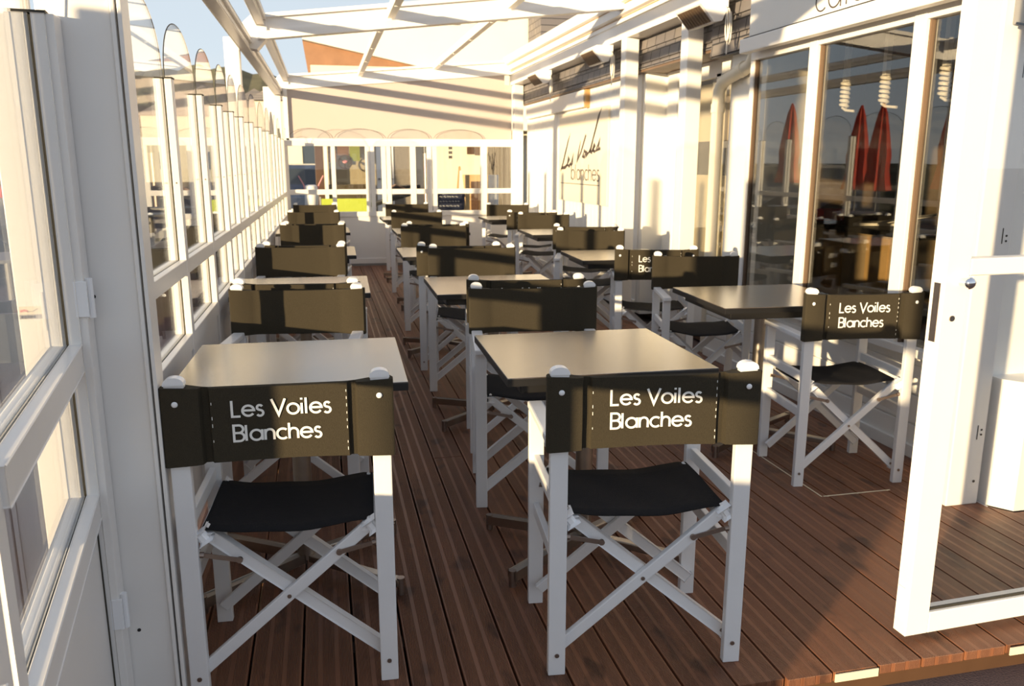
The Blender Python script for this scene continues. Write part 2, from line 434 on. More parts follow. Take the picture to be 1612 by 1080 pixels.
box(bm, -0.50, 2.72, deck_front + 0.012, deck_front + 0.05, -0.075, -0.030)
for i in range(17):
    yy = 2.2 + i * 0.55
    box(bm, -0.50, 2.72, yy, yy + 0.06, -0.075, -0.030)
struct('trim_2', bm, M['brown'], 'timber joists under the decking')
bm = B()
for y0, y1, x0, x1 in ((2.862, 2.868, 2.00, 2.32),):
    box(bm, x0, x1, y0, y1, -0.002, 0.0012)
box(bm, 1.988, 1.993, 2.862, 3.62, -0.002, 0.0012)
struct('trim_3', bm, M['cutend'], 'thin pale outline of a hatch in the decking')
bm = B()
box(bm, -400, 400, -200, 600, -0.30, -0.075)
struct('ground', bm, M['paving'], 'reddish brown asphalt around the terrace')
bm = B()
box(bm, -400, -14, -200, 600, -0.074, -0.045)
struct('sea', bm, M['sea'], 'dark harbour water beyond the promenade')

# ------------------------------------------------------------------ left side: glazed windbreak
def wx(y): return -0.575 + 0.0079 * y
Z_CAP, Z_MID0, Z_MID1, Z_SIL0, Z_SIL1 = 1.675, 0.955, 1.012, 0.665, 0.725
gaps = [2.62, 3.35, 4.11, 4.82, 5.39, 5.97, 6.74, 7.60, 8.48, 9.21, 9.79, 10.44, 11.12]
ordinal = ['nearest the entrance', 'second from the entrance', 'third from the entrance', 'fourth from the entrance', 'fifth from the entrance', 'sixth from the entrance',
           'seventh from the entrance', 'sixth from the far end', 'fifth from the far end', 'fourth from the far end', 'third from the far end', 'second from the far end', 'nearest the far end']

def hpost(t, y, z0, zt, X=None, capn=True, fr=None, name='post'):
    """slotted post: two white halves with a black slot; fr maps local (u across, v along) to world"""
    bm = B()
    for s in (-1, 1):
        u0, u1 = (s * 0.006, s * 0.032) if s > 0 else (s * 0.032, s * 0.006)
        add_fr_box(bm, fr, u0, u1, y - 0.024, y + 0.024, z0, zt, 0.002)
    p = obj(name, bm, M['white'], t)
    bm = B(); add_fr_box(bm, fr, -0.0055, 0.0055, y - 0.021, y + 0.021, z0, zt - 0.004)
    obj('gasket', bm, M['rubber'], p)
    if capn:
        bm = B(); add_fr_box(bm, fr, -0.034, 0.034, y - 0.026, y + 0.026, zt, zt + 0.005, 0.001)
        obj('post_cap', bm, M['rubber'], p)
    bm = B()
    for s in (-1, 1):
        a = fr(s * 0.019, y - 0.0245, 1.30); b = fr(s * 0.019, y - 0.0225, 1.30)
        cyl(bm, a, b, 0.0035, seg=8)
    obj('screw', bm, M['dull_steel'], p)
    return p

def add_fr_box(bm, fr, u0, u1, v0, v1, z0, z1, bev=0.0):
    r = bmesh.ops.create_cube(bm, size=1.0)
    for v in r['verts']:
        v.co = Vector(fr((u0 + u1) / 2 + v.co.x * (u1 - u0), (v0 + v1) / 2 + v.co.y * (v1 - v0), (z0 + z1) / 2 + v.co.z * (z1 - z0)))
    if bev > 0:
        bmesh.ops.bevel(bm, geom=list({ed for v in r['verts'] for ed in v.link_edges}), offset=bev, segments=1, affect='EDGES')

def arch_pane(bm, fr, v0, v1, z0, zt, rise, th=0.006):
    n = 22; pts = [(v0, z0), (v1, z0)]
    for i in range(n + 1):
        a = PI * i / n
        pts.append(((v0 + v1) / 2 + (v1 - v0) / 2 * math.cos(a), zt + rise * math.sin(a) ** 0.85))
    f = [bm.verts.new(fr(-th / 2, p[0], p[1])) for p in pts]; g = [bm.verts.new(fr(th / 2, p[0], p[1])) for p in pts]
    bm.faces.new(f); bm.faces.new(list(reversed(g)))
    for i in range(len(pts)):
        j = (i + 1) % len(pts); bm.faces.new((f[i], g[i], g[j], f[j]))
def arch_edge(bm, fr, v0, v1, zt, rise, th=0.0042):
    n = 22
    pts = [fr(0, (v0 + v1) / 2 + (v1 - v0) / 2 * math.cos(PI * i / n), zt + rise * math.sin(PI * i / n) ** 0.85 + 0.001) for i in range(n + 1)]
    tube(bm, pts, th / 2, 6)

def windbreak(name, label, fr, v0, v1, first_post=True, last_post=False, rise=0.24, group='glazed windbreak units along the left side', zb=0.0):
    t = thing(name, label, 'windbreak', (0, 0, 0), 0, group)
    bm = B()
    add_fr_box(bm, fr, -0.022, 0.022, v0 + 0.026, v1 - 0.026, zb + 0.02, Z_SIL0, 0.002)
    lp = obj('lower_panel', bm, M['white'], t)
    bm = B(); add_fr_box(bm, fr, -0.030, 0.030, v0 + 0.024, v1 - 0.024, zb, zb + 0.06, 0.003)
    obj('bottom_rail', bm, M['white'], t)
    for nm, za, zc in (('sill_rail', Z_SIL0, Z_SIL1), ('middle_rail', Z_MID0, Z_MID1)):
        bm = B()
        for s in (-1, 1):
            u0, u1 = (s * 0.006, s * 0.031) if s > 0 else (s * 0.031, s * 0.006)
            add_fr_box(bm, fr, u0, u1, v0 + 0.024, v1 - 0.024, za, zc, 0.002)
        add_fr_box(bm, fr, -0.006, 0.006, v0 + 0.024, v1 - 0.024, za, zc - 0.008)
        rr = obj(nm, bm, M['white'], t)
        bm = B(); add_fr_box(bm, fr, -0.006, 0.006, v0 + 0.024, v1 - 0.024, zc - 0.008, zc - 0.004)
        obj('gasket', bm, M['rubber'], rr)
    bm = B(); add_fr_box(bm, fr, -0.003, 0.003, v0 + 0.022, v1 - 0.026, Z_SIL1 - 0.006, Z_MID0)
    obj('lower_glass_pane', bm, M['glass'], t)
    bm = B(); arch_pane(bm, fr, v0 + 0.022, v1 - 0.025, Z_MID1 - 0.006, Z_CAP, rise)
    g = obj('arched_glass_pane', bm, M['glass'], t)
    bm = B(); arch_edge(bm, fr, v0 + 0.022, v1 - 0.025, Z_CAP, rise)
    obj('pane_edge', bm, M['rubber'], g)
    if first_post: hpost(t, v0, zb, Z_CAP, fr=fr)
    if last_post: hpost(t, v1, zb, Z_CAP, fr=fr)
    return t

fr_wall = lambda u, v, z: (wx(v) + u, v, z)
for i in range(len(gaps)):
    v0 = gaps[i]; v1 = gaps[i + 1] if i + 1 < len(gaps) else 11.36
    if i == len(gaps) - 1: continue
    windbreak('glass_windbreak', 'white framed windbreak unit with arched glass top, %s' % ordinal[i], fr_wall, v0, v1)
windbreak('glass_windbreak', 'narrow white windbreak unit with low arched glass against the far corner', fr_wall, 11.12, 11.36, True, True, 0.08)
windbreak('glass_windbreak', 'white windbreak unit joined to the entrance post on the left', fr_wall, 2.13, 2.62, True, False)

# entrance post on the left (wide white post with a round hole)
t = thing('entrance_post', 'broad white aluminium entrance post left of the front chair', 'post', (0, 0, 0))
bm = B(); box(bm, -0.578, -0.428, 2.03, 2.10, -0.075, 2.42, 0.004); obj('post_body', bm, M['white'], t)
bm = B()
for xx in (-0.422, -0.408): box(bm, xx - 0.005, xx + 0.004, 2.02, 2.10, -0.0, 2.42, 0.002)
obj('edge_profile', bm, M['white'], t)
bm = B()
for zz in (1.072, 0.22): cyl(bm, (-0.523 + (0.02 if zz < 1 else 0), 2.0285, zz), (-0.523 + (0.02 if zz < 1 else 0), 2.031, zz), 0.0045, seg=10)
obj('screw_hole', bm, M['black'], t)

# swung-open glazed leaf on the left
LM0, LM1, LS0, LS1 = 0.912, 0.972, 0.555, 0.612
HX, HY = -0.582, 2.02
dv = Vector((0.137, -1.0)).normalized(); du = Vector((dv.y, -dv.x)) * -1
def fr_leaf(u, v, z): return (HX + dv.x * v + du.x * u, HY + dv.y * v + du.y * u, z)
t = thing('entrance_leaf', 'open white glazed entrance leaf at the left edge of the photo', 'door', (0, 0, 0))
bm = B(); box(bm, -0.5515, -0.527, 1.975, 2.027, 0.02, 1.675, 0.003); obj('hinge_stile', bm, M['white'], t)
bm = B(); add_fr_box(bm, fr_leaf, -0.022, 0.022, 0.862, 0.908, 0.02, Z_CAP, 0.003); obj('outer_stile', bm, M['white'], t)
hpost(t, 0.03, 0.02, Z_CAP, fr=fr_leaf, name='slotted_stile')
for nm, za, zc in (('sill_rail', LS0, LS1), ('middle_rail', LM0, LM1), ('bottom_rail', 0.02, 0.09)):
    bm = B()
    for s in (-1, 1):
        u0, u1 = (s * 0.006, s * 0.031) if s > 0 else (s * 0.031, s * 0.006)
        add_fr_box(bm, fr_leaf, u0, u1, 0.054, 0.862, za, zc, 0.002)
    add_fr_box(bm, fr_leaf, -0.006, 0.006, 0.054, 0.862, za, zc - 0.01)
    rr = obj(nm, bm, M['white'], t)
    if nm != 'bottom_rail':
        bm = B(); add_fr_box(bm, fr_leaf, -0.006, 0.006, 0.054, 0.862, zc - 0.010, zc - 0.004); obj('gasket', bm, M['rubber'], rr)
bm = B(); add_fr_box(bm, fr_leaf, -0.018, 0.018, 0.06, 0.862, 0.09, LS0, 0.0); obj('lower_panel', bm, M['white'], t)
bm = B(); add_fr_box(bm, fr_leaf, -0.021, 0.021, 0.054, 0.060, 0.09, LS0, 0.0); obj('panel_gasket', bm, M['rubber'], t)
bm = B(); add_fr_box(bm, fr_leaf, -0.003, 0.003, 0.054, 0.862, LS1 - 0.006, LM0); obj('lower_glass_pane', bm, M['glass'], t)
bm = B(); arch_pane(bm, fr_leaf, 0.04, 0.870, LM1 - 0.006, Z_CAP, 0.24); g = obj('arched_glass_pane', bm, M['glass'], t)
bm = B(); arch_edge(bm, fr_leaf, 0.04, 0.870, Z_CAP, 0.24); obj('pane_edge', bm, M['rubber'], g)
for zz in (1.075, 0.30):
    bm = B(); cyl(bm, (-0.521, 1.992, zz - 0.045), (-0.521, 1.992, zz + 0.045), 0.0085, seg=12)
    box(bm, -0.548, -0.521, 1.970, 1.975, zz - 0.04, zz + 0.04, 0.001)
    obj('hinge', bm, M['cap_white'], t)

# the leaf hinged to it, swung on toward the street beside the camera
dv2 = Vector((0.03, -1.0)).normalized()
def fr_leaf2(u, v, z): return (-0.452 + dv2.x * v - dv2.y * u, 1.085 + dv2.y * v + dv2.x * u, z)
t = thing('entrance_leaf', 'second open white glazed entrance leaf, nearest the street', 'door', (0, 0, 0))
for nm, v0, v1 in (('hinge_stile', 0.0, 0.045), ('outer_stile', 0.60, 0.645)):
    bm = B(); add_fr_box(bm, fr_leaf2, -0.022, 0.022, v0, v1, 0.0, Z_CAP, 0.003); obj(nm, bm, M['white'], t)
for nm, za, zc in (('sill_rail', Z_SIL0, Z_SIL1), ('middle_rail', Z_MID0, Z_MID1)):
    bm = B(); add_fr_box(bm, fr_leaf2, -0.031, 0.031, 0.045, 0.60, za, zc, 0.002); obj(nm, bm, M['white'], t)
bm = B(); add_fr_box(bm, fr_leaf2, -0.018, 0.018, 0.045, 0.60, 0.0, Z_SIL0); obj('lower_panel', bm, M['white'], t)
bm = B(); add_fr_box(bm, fr_leaf2, -0.003, 0.003, 0.045, 0.60, Z_SIL1 - 0.006, Z_MID0); obj('lower_glass_pane', bm, M['glass'], t)
bm = B(); arch_pane(bm, fr_leaf2, 0.02, 0.625, Z_MID1 - 0.006, Z_CAP, 0.24); obj('arched_glass_pane', bm, M['glass'], t)

# white board added out of view, shading the entrance post and front left chair
t = thing('shade_board', 'slim white upright board added out of view to cast shade on the entrance', 'shade board', (-1.406, 1.10, -0.075), math.radians(-49.6))
bm = B(); box(bm, -0.122, 0.122, -0.02, 0.02, 0.03, 1.90, 0.006); obj('board', bm, M['white'], t)
bm = B(); box(bm, -0.14, 0.14, -0.14, 0.14, 0.0, 0.03, 0.004); obj('base', bm, M['grey'], t)

# white pillar outside with a small phone-number sticker
t = thing('steel_pillar', 'sunlit white steel pillar outside the open left leaf', 'pillar', (0, 0, 0))
bm = B(); box(bm, -0.811, -0.713, 2.40, 2.48, -0.075, 2.62, 0.004); obj('pillar_body', bm, M['white'], t)
bm = B(); box(bm, -0.748, -0.740, 2.388, 2.40, 0.930, 1.035, 0.002); obj('pull_handle', bm, M['white'], t)
bm = B(); box(bm, -0.806, -0.750, 2.398, 2.3995, 0.963, 0.997)
st = obj('sticker', bm, M['sign_plate'], t)
bm = B()
to3 = lambda u, v, d: (-0.805 + u * 0.82, 2.3975 - d, 0.965 + v * 0.85)
box(bm, -0.806, -0.750, 2.3970, 2.398, 0.963, 0.975); obj('sticker_band', bm, M['sticker_grey'], st)
bm = B(); lettering(bm, '02 22 97 09 90', 0.004, 0.002, 0.0062, 0.0012, lambda u, v, d: (-0.804 + u * 0.7, 2.3968 - d, 0.9635 + v), 0.0004); obj('sticker_digits', bm, M['black'], st)
bm = B(); ribbon(bm, [(0.003, 0.022), (0.015, 0.026), (0.026, 0.022)], 0.006, to3, 0.0004); obj('sticker_logo', bm, M['sticker_red'], st)
bm = B(); ribbon(bm, [(0.024, 0.021), (0.040, 0.022), (0.056, 0.030)], 0.0022, to3, 0.0004); obj('sticker_swoosh', bm, M['sticker_grey'], st)

# ------------------------------------------------------------------ roof frame
RF = [2.55, 7.0, 11.50]
def zr(x): return 2.315 + (x + 0.43) * 0.113
lab = ['nearest the camera, above the frame', 'crossing the middle of the terrace', 'above the far canvas panel']
for i, yf in enumerate(RF):
    t = thing('roof_beam', 'white aluminium roof beam %s' % lab[i], 'beam', (0, 0, 0), 0, 'cross beams of the open roof')
    y0, y1 = (yf, yf + 0.09)
    bm = B()
    pts = [(-0.43, zr(-0.43)), (2.60, zr(2.60) if i < 2 else zr(2.60) - 0.09), (2.60, (zr(2.60) if i < 2 else zr(2.6) - 0.09) + 0.19), (-0.43, zr(-0.43) + 0.185)]
    prism(bm, pts, 'y', y0, y1)
    obj('beam_body', bm, M['white'], t)
    bm = B()
    a = pts[0]; b_ = pts[1]
    prism(bm, [(a[0], a[1] - 0.004), (b_[0], b_[1] - 0.004), (b_[0], b_[1] + 0.055), (a[0], a[1] + 0.055)], 'y', y0 - 0.045, y0 + 0.002)
    obj('lower_flange', bm, M['white'], t)
    bm = B(); a = pts[3]; b_ = pts[2]
    prism(bm, [(a[0], a[1] - 0.03), (b_[0], b_[1] - 0.03), (b_[0], b_[1]), (a[0], a[1])], 'y', y0 - 0.03, y0 + 0.002)
    obj('upper_flange', bm, M['white'], t)
def eave(name, label, x0, x1, z, w, h, cat='beam'):
    t = thing(name, label, cat, (0, 0, 0), 0, 'eave beams on the left of the roof')
    bm = B(); bar(bm, (x0, 1.9, z), (x1, 11.6, z), h, w, (1, 0, 0), 0.006); b = obj('beam_body', bm, M['white'], t)
    bm = B(); bar(bm, (x0 + w / 2 + 0.008, 1.9, z + h * 0.18), (x1 + w / 2 + 0.008, 11.6, z + h * 0.18), h * 0.35, 0.02, (1, 0, 0), 0.003); obj('gutter_lip', bm, M['white'], t)
    return t
eave('eave_beam', 'outer lower white eave beam along the left', -0.570, -0.500, 2.285, 0.075, 0.085)
eave('eave_beam', 'inner upper white eave beam along the left', -0.418, -0.398, 2.46, 0.055, 0.075)
for i, yf in enumerate(RF):
    t = thing('corner_bracket', 'white cast corner bracket joining the left eave to the %s roof beam' % ['front', 'middle', 'far'][i], 'bracket', (0, 0, 0), 0, 'corner brackets of the roof')
    bm = B()
    prism(bm, [(-0.60, 2.26), (-0.44, 2.24), (-0.36, 2.33), (-0.36, 2.50), (-0.43, 2.53), (-0.60, 2.38)], 'y', yf - 0.02, yf + 0.14)
    obj('bracket_body', bm, M['white'], t)
    bm = B(); cyl(bm, (-0.49, yf - 0.03, 2.30), (-0.49, yf + 0.02, 2.30), 0.03, seg=14); obj('hub', bm, M['white'], t)
for yf, s in ((7.0, 'outside the windbreak halfway along'),):
    bm = B(); box(bm, -0.69, -0.575, yf, yf + 0.11, -0.075, 2.33, 0.006)
    o = obj('roof_post', bm, M['white']); tag(o, 'white square roof post %s' % s, 'post', 'roof posts on the left')
bm = B(); box(bm, -0.68, -0.47, 11.42, 11.53, -0.075, 2.34, 0.006)
o = obj('roof_post', bm, M['white']); tag(o, 'white corner post at the far left of the terrace', 'post', 'roof posts on the left')
def rafter(x, y0, y1, label):
    t = thing('rafter', label, 'rafter', (0, 0, 0), 0, 'rafters between the roof beams')
    z = zr(x) + 0.105
    bm = B(); box(bm, x - 0.030, x + 0.030, y0, y1, z - 0.035, z + 0.045, 0.004); obj('rafter_body', bm, M['white'], t)
    n = 4
    for i in range(n):
        yy = y0 + (y1 - y0) * (i + 0.5) / n
        bm = B(); cyl(bm, (x, yy, z - 0.040), (x, yy, z - 0.034), 0.020, seg=14); obj('spotlight', bm, M['led'], t)
rafter(0.56, 7.09, 11.47, 'white rafter with small round spots, left one between middle and far beams')
rafter(1.56, 7.09, 11.47, 'white rafter with small round spots, right one between middle and far beams')
rafter(0.60, 2.64, 6.97, 'near left white rafter ending on the middle roof beam')
rafter(1.58, 2.64, 6.97, 'near right white rafter ending on the middle roof beam')

# right-hand fascia and gutter
t = thing('gutter_fascia', 'long stepped white gutter fascia along the top right', 'gutter', (0, 0, 0))
bm = B(); prism(bm, [(2.52, 2.80), (2.52, 2.70), (2.56, 2.69), (2.56, 2.62), (2.595, 2.61), (2.595, 2.565), (2.61, 2.56), (2.61, 2.43), (2.78, 2.43), (2.78, 2.84), (2.60, 2.84)], 'y', 2.7, 11.6)
obj('fascia_profile', bm, M['white'], t)
bm = B(); prism(bm, [(2.592, 2.606), (2.592, 2.598), (2.597, 2.598), (2.597, 2.606)], 'y', 2.7, 11.6)
prism(bm, [(2.556, 2.694), (2.556, 2.686), (2.562, 2.686), (2.562, 2.694)], 'y', 2.7, 11.6)
obj('seam_line', bm, M['amber'], t)
for yf, s in ((5.76, 'nearer of the two, beside the drain pipe'), (7.02, 'farther of the two, beside the signed wall')):
    bm = B(); box(bm, 2.605, 2.725, yf, yf + 0.12, 0.0, 2.43, 0.005)
    o = obj('roof_column', bm, M['white']); tag(o, 'white square roof column on the right, %s' % s, 'column', 'roof columns on the right')
bm = B(); box(bm, 2.62, 2.75, 11.36, 11.48, 0.0, 2.43, 0.005)
o = obj('roof_column', bm, M['white']); tag(o, 'white corner column at the far right of the terrace', 'column', 'roof columns on the right')

# ------------------------------------------------------------------ far end wall
Y = 11.43
bm = B()
box(bm, -0.47, 2.66, Y, Y + 0.06, 0.0, 0.70)
box(bm, -0.47, 2.66, Y - 0.012, Y + 0.07, 0.67, 0.735, 0.004)
box(bm, -0.47, 2.66, Y - 0.012, Y + 0.01, 0.03, 0.10, 0.003)
struct('wall_back', bm, M['white'], 'low white wall panel across the far end')
bm = B(); box(bm, -0.47, 2.66, Y - 0.014, Y - 0.002, 0.0, 0.03); struct('baseboard_back', bm, M['grey'])
t = tag(thing('window_1', None, None), kind='structure'); del_keys = None
bm = B()
box(bm, -0.47, 2.66, Y, Y + 0.06, 0.967, 1.035, 0.003)
box(bm, -0.47, 2.66, Y - 0.01, Y + 0.07, 1.60, 1.675, 0.003)
for x0, x1 in ((-0.47, -0.415), (0.135, 0.19), (0.585, 0.705), (0.80, 0.925), (1.19, 1.262), (1.30, 1.36), (1.415, 1.55), (2.165, 2.25), (2.60, 2.66)):
    if x1 - x0 > 0.10 and x0 > 0 and x0 < 2:  # slotted pair
        box(bm, x0, (x0 + x1) / 2 - 0.004, Y - 0.003, Y + 0.062, 0.735, 1.68, 0.002)
        box(bm, (x0 + x1) / 2 + 0.004, x1, Y - 0.003, Y + 0.062, 0.735, 1.68, 0.002)
    elif x0 != 1.30:
        box(bm, x0, x1, Y - 0.003, Y + 0.062, 0.735, 1.68, 0.002)
obj('window_frame', bm, M['white'], t)
bm = B()
for x0, x1 in ((0.15, 0.22), (0.84, 0.90), (1.36, 1.42)):
    pass
cols = [-0.415, 0.16, 0.645, 0.86, 1.226, 1.482, 2.207, 2.60]
for a, b_ in zip(cols, cols[1:]):
    bm2 = B(); box(bm2, a, b_, Y + 0.028, Y + 0.034, 0.735, 1.61); obj('pane', bm2, M['glass'], t)
bm.free()
fr_end = lambda u, v, z: (v, Y + 0.012 + u, z)
for a, b_ in ((-0.40, 0.14), (0.19, 0.84), (0.89, 1.46), (1.51, 2.20)):
    bm = B(); arch_pane(bm, fr_end, a, b_, 1.61, Z_CAP, 0.15, 0.005); g = obj('arched_pane', bm, M['glass'], t)
    bm = B(); arch_edge(bm, fr_end, a, b_, Z_CAP, 0.15, 0.005); obj('pane_edge', bm, M['rubber'], g)
t = thing('canvas_panel', 'beige canvas screen filling the space above the far windows', 'screen', (0, 0, 0))
bm = B()
prism(bm, [(-0.40, 1.665), (2.61, 1.665), (2.61, 2.42), (2.51, 2.43), (2.51, zr(2.51) - 0.07), (-0.40, zr(-0.40) + 0.02)], 'y', Y + 0.045, Y + 0.055)
obj('canvas', bm, M['banner'], t)
bm = B()
box(bm, -0.43, -0.385, Y, Y + 0.05, 1.665, zr(-0.4), 0.002); box(bm, -0.43, 2.62, Y, Y + 0.04, 1.655, 1.70, 0.003)
obj('panel_frame', bm, M['white'], t)

# ------------------------------------------------------------------ right-hand building
XW = 2.82
bm = B()
# cladding of the signed wall, tongue-and-groove boards
y = 7.16
while y < 11.4:
    box(bm, XW, XW + 0.05, y + 0.003, min(y + 0.128, 11.42), 0.0, 2.22, 0.003); y += 0.131
box(bm, XW + 0.012, XW + 0.2, 7.14, 11.46, 0.0, 2.9)
struct('wall_right', bm, M['white_wall'], 'white board cladding carrying the script sign')
bm = B()
box(bm, XW - 0.02, XW, 7.16, 11.42, 0.0, 0.12, 0.003)
struct('baseboard_right', bm, M['white_wall'])
# slate skirt under the gutter
bm = B()
for z0 in (2.43, 2.36, 2.29, 2.22):
    pass
def slate_skirt(bm, x, y0, y1, ztop, zbot):
    z = ztop; i = 0
    while z > zbot + 0.01:
        zz = max(zbot, z - 0.115)
        prism(bm, [(x - 0.012 * 1 + 0.012, z), (x - 0.016, zz), (x + 0.01, zz), (x + 0.03, z)], 'y', y0, y1); z = zz; i += 1
    box(bm, x + 0.012, x + 0.1, y0, y1, zbot + 0.004, ztop)
bm.free(); bm = B(); slate_skirt(bm, 2.775, 7.15, 11.46, 2.45, 2.17)
o = obj('slate_skirt', bm, M['slate']); tag(o, 'grey slate tiling under the gutter above the signed wall', 'roof tiles', 'slate tiling under the gutter')
bm = B(); slate_skirt(bm, 2.775, 5.62, 7.14, 2.45, 2.17)
o = obj('slate_skirt', bm, M['slate']); tag(o, 'grey slate tiling between the two right-hand roof columns', 'roof tiles', 'slate tiling under the gutter')
bm = B(); slate_skirt(bm, 2.73, 5.02, 5.62, 2.45, 2.09)
o = obj('slate_skirt', bm, M['slate']); tag(o, 'end piece of slate tiling beside the cafe fascia', 'roof tiles', 'slate tiling under the gutter')
bm = B(); box(bm, 2.765, 2.86, 7.15, 11.4, 2.150, 2.168); box(bm, 2.765, 3.2, 5.62, 7.14, 2.150, 2.168)
struct('trim_4', bm, M['bead'], 'timber drip board below the slates')
# recessed bay between the columns: soffit, window frames
bm = B()
box(bm, 3.02, 3.14, 6.98, 7.14, 0, 2.15); box(bm, 3.0, 3.04, 5.45, 7.0, 2.02, 2.15, 0.004); box(bm, 3.0, 3.12, 5.2, 7.0, 0, 0.30)
box(bm, 2.98, 3.06, 6.76, 6.96, 0.0, 2.12, 0.01)
box(bm, 2.98, 3.06, 6.62, 6.72, 0.0, 2.08, 0.01); box(bm, 3.0, 3.05, 6.0, 6.08, 0.3, 2.05, 0.006)
box(bm, 3.0, 3.05, 5.2, 5.30, 0.3, 2.05, 0.006)
box(bm, 2.83, 3.12, 7.08, 7.16, 0, 2.16)
struct('wall_right_recess', bm, M['white_wall'], 'white window surround in the recess behind the columns')
t = tag(thing('window_2', None, None), kind='structure')
bm = B(); box(bm, 3.02, 3.03, 6.08, 6.62, 0.3, 2.03); obj('pane', bm, M['shopglass'], t)
bm = B(); box(bm, 3.02, 3.03, 5.30, 6.0, 0.3, 2.03); obj('pane', bm, M['shopglass'], t)
bm = B()
box(bm, 3.10, 3.12, 5.3, 6.6, 0.3, 1.28); box(bm, 3.10, 3.12, 5.3, 6.6, 1.55, 2.0)
obj('blind', bm, M['cream_wall'], t)
# drain pipe
bm = B()
tube(bm, [(2.735, 5.02, 2.10), (2.735, 5.03, 2.035), (2.735, 5.07, 1.995), (2.735, 5.14, 1.98), (2.735, 5.36, 1.94), (2.735, 5.44, 1.92), (2.735, 5.49, 1.87), (2.735, 5.50, 1.80), (2.735, 5.50, 0.0)], 0.042, 16)
t = thing('drain_pipe', 'cream drain pipe bending down beside the nearer right column', 'pipe')
obj('pipe_body', bm, M['pipe'], t, 40)
bm = B(); cyl(bm, (2.735, 5.50, 1.72), (2.735, 5.50, 1.78), 0.048, seg=18); obj('pipe_collar', bm, M['pipe'], t, 40)
bm = B(); cyl(bm, (2.735, 5.20, 1.97), (2.735, 5.14, 1.983), 0.048, seg=18); obj('pipe_collar', bm, M['pipe'], t, 40)
# pier left of the shopfront
bm = B(); box(bm, 2.785, 3.1, 4.945, 5.42, 0.0, 2.12, 0.006)
struct('wall_right_pier', bm, M['white_wall'], 'white pier between drain pipe and shop window')

# shopfront
YS0, YS1, ZS0, ZS1 = 3.04, 4.93, 0.53, 2.03
t = tag(thing('window_3', None, None), kind='structure')
bm = B()
for y0, y1 in ((3.36, 3.44), (4.20, 4.275)): box(bm, 2.655, 2.72, y0, y1, ZS0, ZS1, 0.004)
box(bm, 2.66, 2.74, 2.96, 3.05, ZS0, 2.10, 0.004)
box(bm, 2.665, 2.73, 4.90, 4.94, ZS0, ZS1, 0.004); box(bm, 2.66, 2.73, 3.04, 4.93, 2.00, 2.12, 0.004)
box(bm, 2.64, 2.75, 3.0, 4.94, 0.49, 0.53, 0.004)
obj('window_frame', bm, M['white'], t)
bm = B()
for y0 in (3.348, 4.188, 4.888): box(bm, 2.676, 2.70, y0, y0 + 0.012, ZS0, ZS1)
obj('timber_bead', bm, M['bead'], t)
for y0, y1 in ((3.05, 3.36), (3.44, 4.20), (4.275, 4.90)):
    bm = B(); box(bm, 2.690, 2.696, y0, y1, ZS0, ZS1); obj('pane', bm, M['shopglass'], t)
bm = B()
for y0 in (3.05, 3.44, 4.275):
    box(bm, 2.688, 2.70, y0, y0 + 0.008, ZS0, ZS1)
obj('gasket', bm, M['rubber'], t)
# wall below the shopfront
bm = B()
box(bm, 2.70, 2.95, 2.80, 5.0, 0.0, 0.49)
for z0, z1 in ((0.02, 0.155), (0.163, 0.298), (0.306, 0.441)): box(bm, 2.688, 2.705, 2.80, 5.42, z0, z1, 0.004)
struct('wall_right_lower', bm, M['white_wall'], 'white horizontal cladding under the shop window')
bm = B(); box(bm, 2.672, 2.70, 2.80, 5.42, 0.0, 0.06, 0.003); struct('baseboard_right_front', bm, M['white_wall'])
# cafe fascia sign
t = thing('cafe_sign', 'long white shop fascia with thin grey lowercase letters', 'sign')
bm = B(); box(bm, 2.60, 2.78, 2.75, 4.86, 2.125, 2.427, 0.004); obj('sign_board', bm, M['white_wall'], t)
bm = B(); box(bm, 2.560, 2.62, 2.75, 4.90, 2.035, 2.118, 0.006); obj('awning_rail', bm, M['white'], t)
bm = B(); box(bm, 2.575, 2.62, 2.75, 4.88, 2.118, 2.127); obj('shadow_gap', bm, M['black'], t)
bm = B(); lettering(bm, 'café', 0, 0, 0.165, 0.0075, lambda u, v, d: (2.5995 - d, 4.155 - u, 2.150 + v), 0.002)
obj('sign_letters', bm, M['ink'], t)

# interior of the cafe behind the shop window
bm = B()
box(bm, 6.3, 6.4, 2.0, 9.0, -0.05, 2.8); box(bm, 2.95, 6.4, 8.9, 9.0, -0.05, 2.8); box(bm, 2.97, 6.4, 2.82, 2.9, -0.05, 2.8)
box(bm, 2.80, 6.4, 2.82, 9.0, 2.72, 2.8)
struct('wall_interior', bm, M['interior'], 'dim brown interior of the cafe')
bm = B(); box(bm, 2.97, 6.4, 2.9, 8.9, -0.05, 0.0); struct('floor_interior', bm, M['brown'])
t = thing('bar_counter', 'beige panelled bar counter seen through the shop window', 'counter')
bm = B(); box(bm, 4.0, 4.6, 4.9, 7.2, 0.0, 0.86, 0.005); obj('counter_body', bm, M['counter'], t)
bm = B(); box(bm, 3.92, 4.66, 4.85, 7.25, 0.86, 0.90, 0.005); obj('countertop', bm, M['black'], t)
bm = B()
for yy in (5.2, 5.75, 6.3, 6.85): box(bm, 3.985, 4.0, yy, yy + 0.25, 0.05, 0.84, 0.002)
obj('counter_panel', bm, M['tan'], t)
bm = B(); bar(bm, (4.15, 5.55, 0.93), (4.45, 5.30, 1.00), 0.35, 0.004, (0, 0, 1)); bar(bm, (4.10, 5.75, 0.912), (4.4, 5.45, 0.925), 0.3, 0.02, (0, 0, 1))
o = obj('menu_stack', bm, M['paper']); tag(o, 'loose pile of white menus on the bar counter', 'menus')
bm = B(); box(bm, 4.1, 4.3, 6.2, 6.32, 0.90, 1.0, 0.01); o = obj('napkin_box', bm, M['red']); tag(o, 'small red box standing on the bar counter', 'box')
